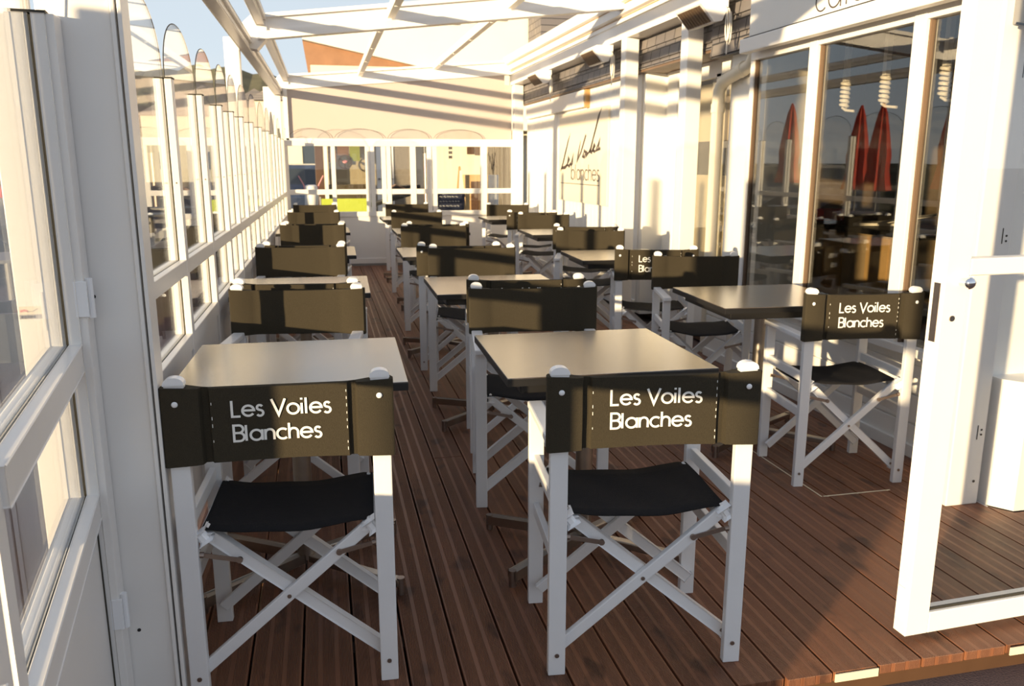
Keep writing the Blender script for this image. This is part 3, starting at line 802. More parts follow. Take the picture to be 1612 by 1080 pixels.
t = thing('desk_lamp', 'small angled lamp on the far end of the bar counter', 'lamp')
bm = B(); cyl(bm, (4.1, 6.75, 0.90), (4.1, 6.75, 0.92), 0.06); obj('base', bm, M['steel'], t)
bm = B(); tube(bm, [(4.1, 6.75, 0.92), (4.1, 6.85, 1.12), (4.1, 6.70, 1.22)], 0.008); obj('arm', bm, M['steel'], t)
bm = B(); cyl(bm, (4.1, 6.70, 1.22), (4.1, 6.62, 1.16), 0.02, 0.05); obj('lamp_shade', bm, M['cap_white'], t)
pend = None
for i, (yy, s) in enumerate(((6.05, 'farthest'), (5.52, 'second farthest'), (5.01, 'middle'), (4.61, 'second nearest'), (4.10, 'nearest'))):
    if pend is None:
        pend = thing('pendant_lamp', '', 'lamp', (3.4, yy, 0), 0, 'pendant lamps hanging behind the shop window')
        bm = B(); box(bm, -0.017, 0.017, -0.017, 0.017, 1.90, 2.72, 0.002); obj('drop_rod', bm, M['cap_white'], pend)
        bm = B(); tube(bm, [(0.026 * math.cos(a * PI / 5), 0.026 * math.sin(a * PI / 5), 1.90 - a * 0.0027) for a in range(62)], 0.010, 6); obj('spiral_bulb', bm, M['cap_white'], pend, 60)
        bm = B(); tube(bm, [(0, 0.02, 1.735), (0, -0.02, 1.715), (0.02, -0.10, 1.705)], 0.009, 8); obj('bulb_tail', bm, M['cap_white'], pend, 60)
        o = pend
    else:
        o = copy_tree(pend); o.location = (3.4, yy, 0)
    o['label'] = 'white pendant with a spiral bulb behind the shop window, %s of five' % s

# white sign box (rolled awning cassette) and the script sign
t = thing('sign_light_box', 'long white box light above the script sign', 'light box')
bm = B(); box(bm, 2.760, 2.817, 8.70, 11.25, 1.965, 2.143, 0.006); obj('box_body', bm, M['white'], t)
bm = B(); box(bm, 2.772, 2.819, 8.64, 8.699, 1.955, 2.143, 0.003); obj('end_cap', bm, M['amber'], t)
t = thing('script_sign', 'cream wall sign with handwritten dark lettering', 'sign')
bm = B(); box(bm, 2.795, 2.818, 7.98, 9.72, 0.95, 1.94, 0.003); obj('sign_plate', bm, M['sign_plate'], t)
S = lambda u, v, d: (2.7945 - d, 9.66 - u, 1.15 + v)
bm = B()
hw = lambda a, b: (lambda s: a + (b - a) * abs(math.sin(PI * s * 1.7)))
script = [
 [(0.02, 0.12), (0.10, 0.24), (0.22, 0.46), (0.36, 0.70), (0.30, 0.62), (0.17, 0.34), (0.06, 0.18), (0.20, 0.19), (0.30, 0.24)],
 [(0.28, 0.22), (0.36, 0.32), (0.33, 0.35), (0.28, 0.24), (0.36, 0.21), (0.42, 0.26)],
 [(0.42, 0.24), (0.50, 0.36), (0.49, 0.26), (0.43, 0.22)],
 [(0.78, 0.62), (0.70, 0.40), (0.66, 0.29), (0.80, 0.44), (0.96, 0.70)],
 [(0.90, 0.44), (0.86, 0.37), (0.92, 0.35), (0.96, 0.43), (0.90, 0.46)],
 [(1.00, 0.46), (0.98, 0.38), (1.06, 0.42), (1.12, 0.47)],
 [(1.08, 0.42), (1.24, 0.70), (1.42, 1.02), (1.36, 0.96), (1.20, 0.62), (1.12, 0.44), (1.18, 0.42)],
 [(1.18, 0.43), (1.26, 0.52), (1.24, 0.55), (1.19, 0.46), (1.27, 0.43)],
 [(1.28, 0.44), (1.40, 0.58), (1.38, 0.48), (1.30, 0.44), (1.44, 0.48)],
]
for s_ in script:
    ribbon(bm, [(p[0] * 1.02, p[1] * 0.68 + 0.05) for p in s_], hw(0.011, 0.040), S, 0.001)
obj('script_lettering', bm, M['ink'], t)
bm = B(); sc = 0.15
lettering(bm, 'blanches', 0.45, 0.045, 0.17, 0.013, lambda u, v, d: S(0.45 + (u - 0.45) * 1.16, v, d), 0.001)
ribbon(bm, [(0.02, 0.0), (1.46, 0.0)], 0.007, S, 0.001)
obj('printed_lettering', bm, M['ink'], t)

# heaters with looped cables under the gutter
hs = [(9.71, 'farthest'), (7.63, 'middle'), (5.42, 'nearest')]
ht = None
for yy, s in hs:
    if ht is None:
        ht = thing('patio_heater', '', 'heater', (2.575, yy, 2.368), 0, 'patio heaters under the gutter')
        bm = B()
        prism(bm, [(0.06, 0.055), (-0.10, 0.05), (-0.135, 0.015), (-0.035, -0.095), (0.02, -0.085), (0.06, 0.0)], 'y', -0.20, 0.20)
        obj('housing', bm, M['cap_white'], ht)
        bm = B()
        prism(bm, [(-0.130, 0.0065), (-0.045, -0.087), (-0.050, -0.091), (-0.135, 0.0025)], 'y', -0.17, 0.17)
        obj('reflector_grille', bm, M['grille'], ht)
        bm = B()
        for k in range(9): bar(bm, (-0.135, -0.16 + k * 0.04, 0.000), (-0.050, -0.16 + k * 0.04, -0.0935), 0.003, 0.003)
        obj('guard_bar', bm, M['dull_steel'], ht)
        bm = B(); box(bm, 0.02, 0.10, -0.02, 0.02, 0.02, 0.06); obj('mounting_bracket', bm, M['white'], ht)
        bm = B()
        def loop(o1, w, z0, z1):
            return [(0.03 + o1, -0.26 + w * math.sin(a * PI / 10), (z0 + z1) / 2 + (z0 - z1) / 2 * math.cos(a * PI / 10)) for a in range(21)]
        tube(bm, loop(0, 0.03, -0.02, -0.22), 0.005, 6); tube(bm, loop(0.015, -0.022, -0.04, -0.24), 0.005, 6)
        tube(bm, [(0.03, -0.22, 0.0), (0.03, -0.25, -0.03), (0.035, -0.255, -0.15), (0.03, -0.26, -0.30)], 0.005, 6)
        obj('power_cable', bm, M['cable'], ht, 60)
        o = ht
    else:
        o = copy_tree(ht); o.location = (2.575, yy, 2.368)
    o['label'] = 'white wall heater with looped cable under the gutter, %s of three' % s

# ------------------------------------------------------------------ entrance: right-hand leaf and jamb
t = thing('entrance_door', 'white framed glass door leaf with chrome knob at right', 'door')
DA = math.atan2(0.035, 0.8)
def fr_door(u, v, z):   # u along the leaf from its free edge, v thickness
    return (1.593 + math.cos(DA) * u - math.sin(DA) * v, 1.842 + math.sin(DA) * u + math.cos(DA) * v, z)
bm = B(); add_fr_box(bm, fr_door, 0, 0.080, 0, 0.05, 0.022, 2.25, 0.003); obj('lock_stile', bm, M['white'], t)
bm = B(); add_fr_box(bm, fr_door, 0.86, 0.94, 0, 0.05, 0.022, 2.25, 0.003); obj('hinge_stile', bm, M['white'], t)
bm = B(); add_fr_box(bm, fr_door, 0.080, 0.86, 0, 0.05, 0.022, 0.088, 0.003); b_ = obj('bottom_rail', bm, M['white'], t)
bm = B(); add_fr_box(bm, fr_door, 0.080, 0.86, 0.012, 0.020, 0.088, 0.094); obj('gasket', bm, M['rubber'], b_)
bm = B(); add_fr_box(bm, fr_door, 0.080, 0.86, 0, 0.05, 1.078, 1.124, 0.003); obj('middle_rail', bm, M['white'], t)
bm = B(); add_fr_box(bm, fr_door, 0.080, 0.86, 0, 0.05, 2.19, 2.25, 0.003); obj('top_rail', bm, M['white'], t)
bm = B(); add_fr_box(bm, fr_door, 0.075, 0.865, 0.022, 0.028, 0.085, 2.2); obj('glass_pane', bm, M['glass'], t)
bm = B(); p = fr_door(0.052, 0, 1.064); q = fr_door(0.052, -0.022, 1.064); cyl(bm, p, q, 0.010, seg=16); sphere(bm, fr_door(0.052, -0.030, 1.064), 0.0165, (1, 0.8, 1)); obj('door_knob', bm, M['chrome'], t, 60)
bm = B(); p = fr_door(0.035, 0, 0.965); cyl(bm, p, fr_door(0.035, -0.003, 0.965), 0.008, seg=14); obj('keyhole_plate', bm, M['steel'], t)
bm = B(); add_fr_box(bm, fr_door, -0.0015, 0.001, 0.012, 0.034, 0.90, 1.06); obj('lock_plate', bm, M['dull_steel'], t)
bm = B(); add_fr_box(bm, fr_door, -0.006, 0.001, 0.012, 0.04, 0.07, 0.17, 0.002); obj('floor_bolt', bm, M['cap_white'], t)
# jamb with holes, pier and chamfered white box outside
t = thing('entrance_jamb', 'white drilled door jamb post behind the glass door', 'jamb post')
bm = B(); box(bm, 2.425, 2.575, 2.66, 2.76, 0.0, 2.43, 0.005); obj('jamb_body', bm, M['white'], t)
bm = B()
for zz in (1.80, 0.10, 1.02): cyl(bm, (2.545, 2.6585, zz), (2.545, 2.661, zz), 0.006, seg=10)
for zz in (1.70, 1.72, 0.30, 0.32, 1.08, 1.10): cyl(bm, (2.553, 2.6585, zz), (2.553, 2.661, zz), 0.0045, seg=10)
for zz in (1.68, 0.28, 1.07): box(bm, 2.533, 2.5365, 2.6585, 2.661, zz, zz + 0.06)
obj('drill_hole', bm, M['rubber'], t)
bm = B(); box(bm, 2.575, 3.4, 2.70, 2.80, -0.07, 2.6); struct('wall_right_front', bm, M['white_wall'], 'white wall beside the entrance jamb')
bm = B(); prism(bm, [(2.60, 2.70), (2.60, 2.64), (2.66, 2.56), (3.0, 2.56), (3.05, 2.70)], 'z', -0.02, 0.52)
t = thing('meter_cabinet', 'low cream chamfered cabinet against the wall at the right edge', 'cabinet')
obj('cabinet_body', bm, M['white_wall'], t)
bm = B(); prism(bm, [(2.595, 2.70), (2.595, 2.636), (2.657, 2.553), (3.004, 2.553), (3.056, 2.70)], 'z', 0.52, 0.535); obj('cabinet_lid', bm, M['white_wall'], t)
bm = B(); prism(bm, [(2.59, 2.70), (2.59, 2.632), (2.652, 2.548), (3.008, 2.548), (3.06, 2.70)], 'z', -0.075, 0.0); obj('plinth', bm, M['white'], t)
t = thing('wall_lamp_bracket', 'grey metal wall bracket at the top right corner', 'bracket')
bm = B(); box(bm, 2.46, 2.75, 2.50, 2.66, 1.86, 2.05, 0.006); obj('bracket_box', bm, M['grey'], t)
bm = B(); tube(bm, [(2.44, 2.62, 1.86), (2.50, 2.55, 1.835), (2.62, 2.52, 1.845), (2.75, 2.5, 1.84)], 0.005, 6); obj('cable', bm, M['black'], t)

# ------------------------------------------------------------------ director's chairs
def fabric_back(bm):
    """horizontal outline of the folded canvas, swept upward"""
    rear = [(-0.268, 0.004), (-0.268, -0.016), (-0.262, -0.021), (-0.214, -0.021), (-0.200, -0.021), (-0.182, -0.018), (-0.177, -0.002), (-0.163, -0.002), (-0.158, -0.012)]
    mid = [(-0.10, -0.0105), (-0.05, -0.009), (0, -0.0085), (0.05, -0.009), (0.10, -0.0105)]
    r2 = rear + mid + [(-x_, y_) for x_, y_ in reversed(rear)]
    front = [(0.268, 0.006), (0.262, 0.021), (0.214, 0.021), (0.18, 0.006), (0.16, 0.002), (0.05, 0.001), (-0.05, 0.001), (-0.16, 0.002), (-0.18, 0.006), (-0.214, 0.021), (-0.262, 0.021), (-0.268, 0.006)]
    loop_ = r2 + front
    nz = 8; rings = []
    for k in range(nz + 1):
        f = k / nz
        ring = []
        for (x_, y_) in loop_:
            c = 1 - min(1, abs(x_) / 0.26) ** 2
            zt = 0.846 - 0.008 * c; zb = 0.646 + 0.006 * c
            wob = 0.0012 * math.sin(f * 9 + x_ * 30) * (1 if abs(x_) < 0.2 else 0.2)
            ring.append(bm.verts.new((x_, y_ - 0.19 + wob, zb + (zt - zb) * f)))
        rings.append(ring)
    n = len(loop_)
    for a, b in zip(rings, rings[1:]):
        for i in range(n): bm.faces.new((a[i], a[(i + 1) % n], b[(i + 1) % n], b[i]))
    # close top and bottom (slightly inside) as a fan of quads between rear and front halves
    for ring in (rings[0], rings[-1]):
        bm.faces.new(ring)

def make_chair(printed):
    t = thing('directors_chair', '', 'chair')
    wc, sx_ = M['white_chair'], 0.236
    for s in (-1, 1):
        bm = B(); box(bm, s * sx_ - 0.0225, s * sx_ + 0.0225, -0.202, -0.178, 0.0, 0.853, 0.003)
        lg = obj('leg', bm, wc, t)
        bm = B()
        pr = [(s * sx_ + 0.024 * math.cos(a * PI / 12), 0.850 + 0.020 * math.sin(a * PI / 12) ** 0.8) for a in range(13)]
        prism(bm, pr, 'y', -0.204, -0.176); obj('leg_cap', bm, M['cap_white'], lg, 40)
        bm = B(); cyl(bm, (s * sx_, -0.205, 0.060), (s * sx_, -0.201, 0.060), 0.006, seg=10); obj('bolt', bm, M['dull_steel'], lg)
        bm = B(); box(bm, s * sx_ - 0.022, s * sx_ + 0.022, 0.178, 0.202, 0.0, 0.640, 0.003)
        lg = obj('leg', bm, wc, t)
        bm = B(); box(bm, s * sx_ - 0.0215, s * sx_ + 0.0215, 0.1785, 0.2015, -0.0, 0.008, 0.001); obj('foot_pad', bm, M['cap_white'], lg)
        bm = B(); box(bm, s * sx_ - 0.0225, s * sx_ + 0.0225, -0.178, 0.218, 0.640, 0.662, 0.005); obj('armrest', bm, wc, t)
        for z_ in (0.482, 0.325):
            bm = B(); box(bm, s * sx_ - 0.009, s * sx_ + 0.009, -0.178, 0.178, z_ - 0.019, z_ + 0.019, 0.003); obj('side_rail', bm, wc, t)
        # seat rail carried by the tops of the crossed bars
        bm = B(); bar(bm, (s * 0.197, -0.178, 0.444), (s * 0.197, 0.166, 0.444), 0.021, 0.021, (1, 0, 0), 0.006); sr = obj('seat_rail', bm, wc, t)
        bm = B(); bar(bm, (s * 0.204, -0.192, 0.447), (s * 0.204, -0.166, 0.447), 0.032, 0.026, (1, 0, 0.7), 0.007); obj('rail_cap', bm, M['cap_white'], sr, 40)
    for yb, ys in ((-0.160, -1), (0.160, 1)):
        for s in (-1, 1):
            yy = yb + s * 0.010
            p0 = (s * 0.222, yy, 0.075); p1 = (-s * 0.198, yy, 0.446)
            bm = B(); bar(bm, p0, p1, 0.032, 0.018, (0, 1, 0), 0.004, 0.014); cb = obj('cross_bar', bm, wc, t)
            bm = B(); fy = yy + ys * 0.0095
            cyl(bm, (p0[0], fy - 0.002, p0[2]), (p0[0], fy + 0.002, p0[2]), 0.0055, seg=10)
            if s * ys > 0: cyl(bm, (0.008 * s, fy - 0.002, 0.262), (0.008 * s, fy + 0.002, 0.262), 0.0055, seg=10)
            obj('bolt', bm, M['dull_steel'], cb)
        for s in (-1, 1):
            yo = yb + ys * 0.023
            bm = B(); bar(bm, (s * 0.214, yo, 0.40), (s * 0.118, yo, 0.377), 0.012, 0.0035, (0, 1, 0))
            cyl(bm, (s * 0.121, yo - 0.004, 0.378), (s * 0.121, yo + 0.004, 0.378), 0.008, seg=12)
            cyl(bm, (s * 0.228, yo - 0.004, 0.403), (s * 0.205, yo + 0.001, 0.398), 0.008, seg=12)
            obj('link_strut', bm, M['dull_steel'], t)
    # seat canvas
    bm = B(); nx, ny = 16, 8; top = []
    for j in range(ny + 1):
        row = []
        for i in range(nx + 1):
            u = -1 + 2 * i / nx; v = -1 + 2 * j / ny
            z_ = 0.468 - 0.026 * (1 - u * u) * (0.86 + 0.14 * v) - (0.006 if abs(u) == 1 else 0) + 0.002 * math.sin(7 * u + 3 * v)
            row.append(bm.verts.new((u * 0.209, v * 0.172 + (0.006 * math.cos(2.4 * u) if abs(v) == 1 else 0) * v - 0.005, z_)))
        top.append(row)
    for j in range(ny):
        for i in range(nx): bm.faces.new((top[j][i], top[j][i + 1], top[j + 1][i + 1], top[j + 1][i]))
    for c0, sgn in ((0, -1), (nx, 1)):
        low = [bm.verts.new((sgn * 0.2115, top[j][c0].co.y, 0.434)) for j in range(ny + 1)]
        for j in range(ny): bm.faces.new((top[j][c0], top[j + 1][c0], low[j + 1], low[j]))
    so = obj('seat', bm, M['seat'], t, 60)
    sm = so.modifiers.new('thick', 'SOLIDIFY'); sm.thickness = 0.003; sm.offset = -1
    bm = B(); fabric_back(bm)
    bk = obj('backrest', bm, M['fabric'], t, 40)
    for s in (-1, 1):
        bm = B(); sphere(bm, (s * 0.234, -0.2125, 0.806), 0.0075, (1, 0.5, 1), 12); obj('snap_button', bm, M['cap_white'], bk, 60)
    bm = B()
    for s in (-1, 1):
        rr = random.Random(5 + s)
        for k_ in range(9):
            if rr.random() < 0.25: continue
            z_ = 0.665 + k_ * 0.019
            box(bm, s * 0.1555 - 0.0007, s * 0.1555 + 0.0007, -0.2032, -0.2020, z_, z_ + 0.005 + rr.random() * 0.004)
    obj('seam_stitching', bm, M['letter'], bk)
    if printed:
        bm = B(); h = 0.0405
        to = lambda u, v, d: (u, -0.2010 - d, v)
        w_ = text_w('Les Voiles') * h
        x0 = -w_ / 2
        kx = 0.228 / w_
        to = lambda u, v, d: (u * kx + 0.004, -0.2015 - d, v)
        lettering(bm, 'Les Voiles', x0, 0.766, h, 0.0056, to, 0.0006)
        lettering(bm, 'Blanches', x0 + 0.001, 0.703, h, 0.0056, to, 0.0006)
        obj('printed_lettering', bm, M['letter'], bk)
    return t

# (name, x of left and right caps, y of left and right caps, faces the far end?, label)
CH = [
 ('L1', -0.370, 0.118, 2.040, 2.015, 1, 'front left black and white chair with printed back, half in sun'),
 ('L2', -0.375, 0.125, 3.64, 3.57, 0, 'left row chair facing the camera across the first left table'),
 ('L3', -0.385, 0.115, 3.83, 3.76, 1, 'left row chair pushed into the second left table from this side'),
 ('L4', -0.405, 0.100, 5.52, 5.46, 0, 'left row chair on the far side of the second left table'),
 ('L5', -0.375, 0.110, 5.66, 5.60, 1, 'left row chair pushed into the third left table from this side'),
 ('L6', -0.345, 0.150, 7.53, 7.46, 0, 'left row chair on the far side of the third left table'),
 ('L7', -0.330, 0.160, 7.68, 7.61, 1, 'left row chair pushed into the fourth left table from this side'),
 ('L8', -0.355, 0.145, 9.54, 9.46, 0, 'left row chair on the far side of the fourth left table'),
 ('L9', -0.350, 0.140, 11.24, 11.20, 0, 'left row chair with its back to the far end wall'),
 ('M1', 0.565, 1.060, 1.935, 1.885, 1, 'front middle chair with fully sunlit printed back and white lettering'),
 ('M2', 0.630, 1.120, 3.46, 3.39, 0, 'middle row chair beyond the first middle table'),
 ('M3', 0.665, 1.155, 3.72, 3.66, 1, 'middle row chair pushed into the second middle table from this side'),
 ('M4', 0.675, 1.165, 5.24, 5.16, 0, 'middle row chair beyond the second middle table'),
 ('M5', 0.620, 1.105, 5.40, 5.32, 1, 'middle row chair pushed into the third middle table from this side'),
 ('M6', 0.680, 1.180, 7.16, 7.12, 0, 'middle row chair beyond the third middle table'),
 ('M7', 0.745, 1.240, 7.40, 7.32, 1, 'middle row chair pushed into the fourth middle table from this side'),
 ('M8', 0.770, 1.265, 9.29, 9.22, 0, 'middle row chair beyond the fourth middle table'),
 ('M9', 0.850, 1.350, 11.20, 11.14, 0, 'middle row chair with its back to the far end wall'),
 ('R1', 1.955, 2.405, 2.995, 2.940, 1, 'chair with printed back by the glass door on the right'),
 ('R2', 1.900, 2.330, 4.49, 4.38, 0, 'right row chair facing the camera under the shop window'),
 ('R3', 1.815, 2.260, 4.90, 4.78, 1, 'right row chair whose printed back is half hidden by the chair facing camera'),
 ('R4', 1.870, 2.330, 6.44, 6.28, 0, 'right row chair beyond the second right table, near the white columns'),
 ('R5', 1.960, 2.430, 6.86, 6.70, 1, 'right row chair pushed into the third right table from this side'),
 ('R6', 2.060, 2.520, 8.62, 8.46, 0, 'right row chair beyond the third right table'),
 ('R7', 2.035, 2.500, 9.04, 8.86, 1, 'right row chair pushed into the farthest right table'),
 ('R8', 2.150, 2.610, 10.80, 10.62, 0, 'right row chair nearest the far right corner'),
]
proto = {1: make_chair(True)}
base = proto[1]; first = True
for nm, xl, xr_, yl, yr, fwd, lb in CH:
    if first: o = base; first = False
    else: o = copy_tree(base)
    mx_, my_ = (xl + xr_) / 2, (yl + yr) / 2
    ang = math.atan2(yr - yl, xr_ - xl); w_ = math.hypot(xr_ - xl, yr - yl)
    d = Vector((-math.sin(ang), math.cos(ang)))
    if not fwd: d = -d; ang += PI
    o.location = (mx_ + d.x * 0.19, my_ + d.y * 0.19, 0)
    o.rotation_euler = (0, 0, ang)
    o.scale = (w_ / 0.472, 1, 1)
    o['label'] = lb
    o['group'] = "black canvas director's chairs on the terrace"

# ------------------------------------------------------------------ tables
def make_table():
    t = thing('cafe_table', '', 'table')
    bm = B(); box(bm, -0.34, 0.34, -0.325, 0.325, 0.7365, 0.740, 0.001); obj('tabletop', bm, M['tabletop'], t)
    bm = B(); box(bm, -0.3408, 0.3408, -0.3258, 0.3258, 0.713, 0.7365, 0.002); obj('edge_band', bm, M['black'], t)
    bm = B(); box(bm, -0.29, 0.29, -0.275, 0.275, 0.676, 0.7135, 0.004); obj('under_frame', bm, M['black'], t)
    bm = B(); cyl(bm, (0, 0, 0.05), (0, 0, 0.676), 0.030, seg=24); obj('pedestal', bm, M['steel'], t, 40)
    bm = B(); cyl(bm, (0, 0, 0.662), (0, 0, 0.676), 0.09, seg=24); obj('top_plate', bm, M['steel'], t, 40)
    for sx_, sy in ((1, 1), (1, -1), (-1, 1), (-1, -1)):
        bm = B(); bar(bm, (0.015 * sx_, 0.015 * sy, 0.055), (0.305 * sx_, 0.225 * sy, 0.040), 0.026, 0.034, (-sy, sx_, 0), 0.004)
        f = obj('foot_bar', bm, M['steel'], t)
        bm = B(); cyl(bm, (0.305 * sx_, 0.225 * sy, 0.0), (0.305 * sx_, 0.225 * sy, 0.058), 0.013, seg=14); obj('glide', bm, M['dull_steel'], f, 40)
    return t
TB = [
 (-0.110, 2.690, -1.5, 'dark square table in front of the front left chair'),
 (-0.120, 4.450, -1.5, 'second table of the left row'),
 (-0.120, 6.22, -1.0, 'third table of the left row with a reddish sunlit top'),
 (-0.100, 8.22, 0, 'fourth table of the left row'),
 (0.865, 2.640, -1.5, 'large golden-lit dark table in front of the front middle chair'),
 (0.875, 4.295, -1.0, 'second table of the middle row'),
 (0.870, 6.010, -1.0, 'third table of the middle row'),
 (1.000, 7.97, 0, 'fourth table of the middle row'),
 (1.010, 9.930, 0, 'farthest table of the middle row'),
 (2.085, 3.610, -3.0, 'dark table by the shop window with a steel pedestal'),
 (2.030, 5.520, -3.0, 'second table of the right row'),
 (2.200, 7.560, -2.0, 'third table of the right row'),
 (2.200, 9.700, 0, 'farthest table of the right row'),
]
tb = None
for x_, y_, a, lb in TB:
    if tb is None: tb = make_table(); o = tb
    else: o = copy_tree(tb)
    o.location = (x_, y_, 0); o.rotation_euler = (0, 0, math.radians(a)); o['label'] = lb
    o['group'] = 'dark square pedestal tables on the terrace'

# ------------------------------------------------------------------ outside left: parasols, hedge, sign, chairs of the neighbouring terrace
def parasol(x, y, s, lb):
    t = thing('closed_parasol', lb, 'parasol', (x, y, -0.075), 0, 'closed red parasols on the promenade')
    t.scale = (s, s, s)
    bm = B(); cyl(bm, (0, 0, 0), (0, 0, 2.62), 0.022, seg=12); obj('pole', bm, M['grey'], t, 40)
    bm = B(); seg = 24; rings = []
    for r, z in ((0.015, 2.66), (0.07, 2.45), (0.12, 2.1), (0.17, 1.7), (0.155, 1.45), (0.18, 1.25), (0.215, 1.06)):
        rings.append([bm.verts.new((r * (1 + 0.28 * math.cos(i * PI * 2 / 3)) * math.cos(2 * PI * i / seg), r * (1 + 0.28 * math.cos(i * PI * 2 / 3)) * math.sin(2 * PI * i / seg), z)) for i in range(seg)])
    for a, b in zip(rings, rings[1:]):
        for i in range(seg): bm.faces.new((a[i], a[(i + 1) % seg], b[(i + 1) % seg], b[i]))
    bm.faces.new(rings[0]); bm.faces.new(rings[-1])
    obj('canopy', bm, M['red'], t, 50)
    bm = B(); cyl(bm, (0, 0, 0), (0, 0, 0.09), 0.25, seg=24); obj('base', bm, M['dark_grey'], t, 40)
parasol(-4.14, 15.8, 1.0, 'red folded parasol standing farthest along the promenade')
parasol(-4.14, 13.5, 0.93, 'red folded parasol, farther of the close pair')
parasol(-4.14, 12.9, 0.93, 'red folded parasol, nearer of the close pair')
parasol(-4.10, 11.1, 1.0, 'red folded parasol standing nearest to the terrace')
t = thing('blue_street_sign', 'small blue square street sign with a white ring on a pole', 'sign', (-5.2, 13.4, -0.075))
bm = B(); cyl(bm, (0, 0, 0), (0, 0, 2.5), 0.03, seg=12); obj('pole', bm, M['grey'], t, 40)
bm = B(); box(bm, 0.031, 0.045, -0.24, 0.24, 1.95, 2.5, 0.004); s_ = obj('sign_face', bm, M['blue'], t)
bm = B(); ribbon(bm, arc(0, 2.22, 0.10, 0, 360, 24), 0.03, lambda u, v, d: (0.046 + d, u, v), 0.001); obj('sign_ring', bm, M['letter'], s_)
def hedge(name, x0, x1, y0, y1, h, lb, seed):
    rr = random.Random(seed); bm = B()
    box(bm, x0, x1, y0, y1, -0.075, h)
    bmesh.ops.subdivide_edges(bm, edges=bm.edges, cuts=10, use_grid_fill=True)
    for v in bm.verts:
        if v.co.z > 0: v.co += Vector((rr.uniform(-.12, .12), rr.uniform(-.2, .2), rr.uniform(-.18, .14)))
    o = obj(name, bm, M['leaf']); tag(o, lb, 'hedge')
hedge('clipped_hedge', -12.6, -11.8, 4, 40, 1.25, 'dark green hedge along the promenade edge', 4)
# neighbouring terrace furniture seen through the windbreak
def tub_chair():
    t = thing('wicker_chair', '', 'chair')
    bm = B()
    n = 18
    prof = []
    for k in range(n + 1):
        a = math.radians(-30 + 240 * k / n)
        prof.append((0.27 * math.cos(a), 0.27 * math.sin(a), 0.64 + 0.18 * max(0, math.sin(a))))
    o_ = [bm.verts.new((p[0], p[1], 0.38)) for p in prof]; u_ = [bm.verts.new(p) for p in prof]
    i_ = [bm.verts.new((p[0] * 0.88, p[1] * 0.88, 0.38)) for p in prof]; w_ = [bm.verts.new((p[0] * 0.88, p[1] * 0.88, p[2])) for p in prof]
    for k in range(n):
        bm.faces.new((o_[k], o_[k + 1], u_[k + 1], u_[k])); bm.faces.new((i_[k], w_[k], w_[k + 1], i_[k + 1])); bm.faces.new((u_[k], u_[k + 1], w_[k + 1], w_[k]))
    obj('backrest', bm, M['dark_grey'], t)
    bm = B(); cyl(bm, (0, 0, 0.36), (0, 0, 0.44), 0.25, seg=20); obj('seat', bm, M['dark_grey'], t)
    for sx_ in (-1, 1):
        for sy in (-1, 1):
            bm = B(); cyl(bm, (0.17 * sx_, 0.17 * sy, 0.36), (0.21 * sx_, 0.21 * sy, 0), 0.013, seg=8); obj('leg', bm, M['dark_grey'], t)
    return t
def round_table():
    t = thing('bistro_table', '', 'table')
    bm = B(); cyl(bm, (0, 0, 0.71), (0, 0, 0.735), 0.35, seg=28); obj('tabletop', bm, M['grey'], t)
    bm = B(); cyl(bm, (0, 0, 0.02), (0, 0, 0.71), 0.03, seg=12); obj('pedestal', bm, M['grey'], t)
    bm = B(); cyl(bm, (0, 0, 0), (0, 0, 0.03), 0.22, seg=20); obj('base', bm, M['grey'], t)
    return t
wc_ = None; rt = None
rows = ['nearest', 'second', 'third', 'fourth', 'fifth', 'farthest']
for k in range(6):
    yy = 5.2 + k * 1.9
    for q, (xx, rz, sd_) in enumerate(((-1.75, -1.2, 'window side'), (-3.15, 1.4, 'sea side'))):
        o = tub_chair() if wc_ is None else copy_tree(wc_)
        if wc_ is None: wc_ = o
        o.location = (xx, yy, -0.075); o.rotation_euler = (0, 0, rz); o['group'] = 'dark tub chairs on the neighbouring terrace'
        o['label'] = 'dark tub chair outside the windbreak, %s set, %s' % (rows[k], sd_)
    o = round_table() if rt is None else copy_tree(rt)
    if rt is None: rt = o
    o.location = (-2.45, yy + 0.1, -0.075); o['group'] = 'round bistro tables on the neighbouring terrace'
    o['label'] = 'grey round bistro table outside the windbreak, %s of the row' % rows[k]

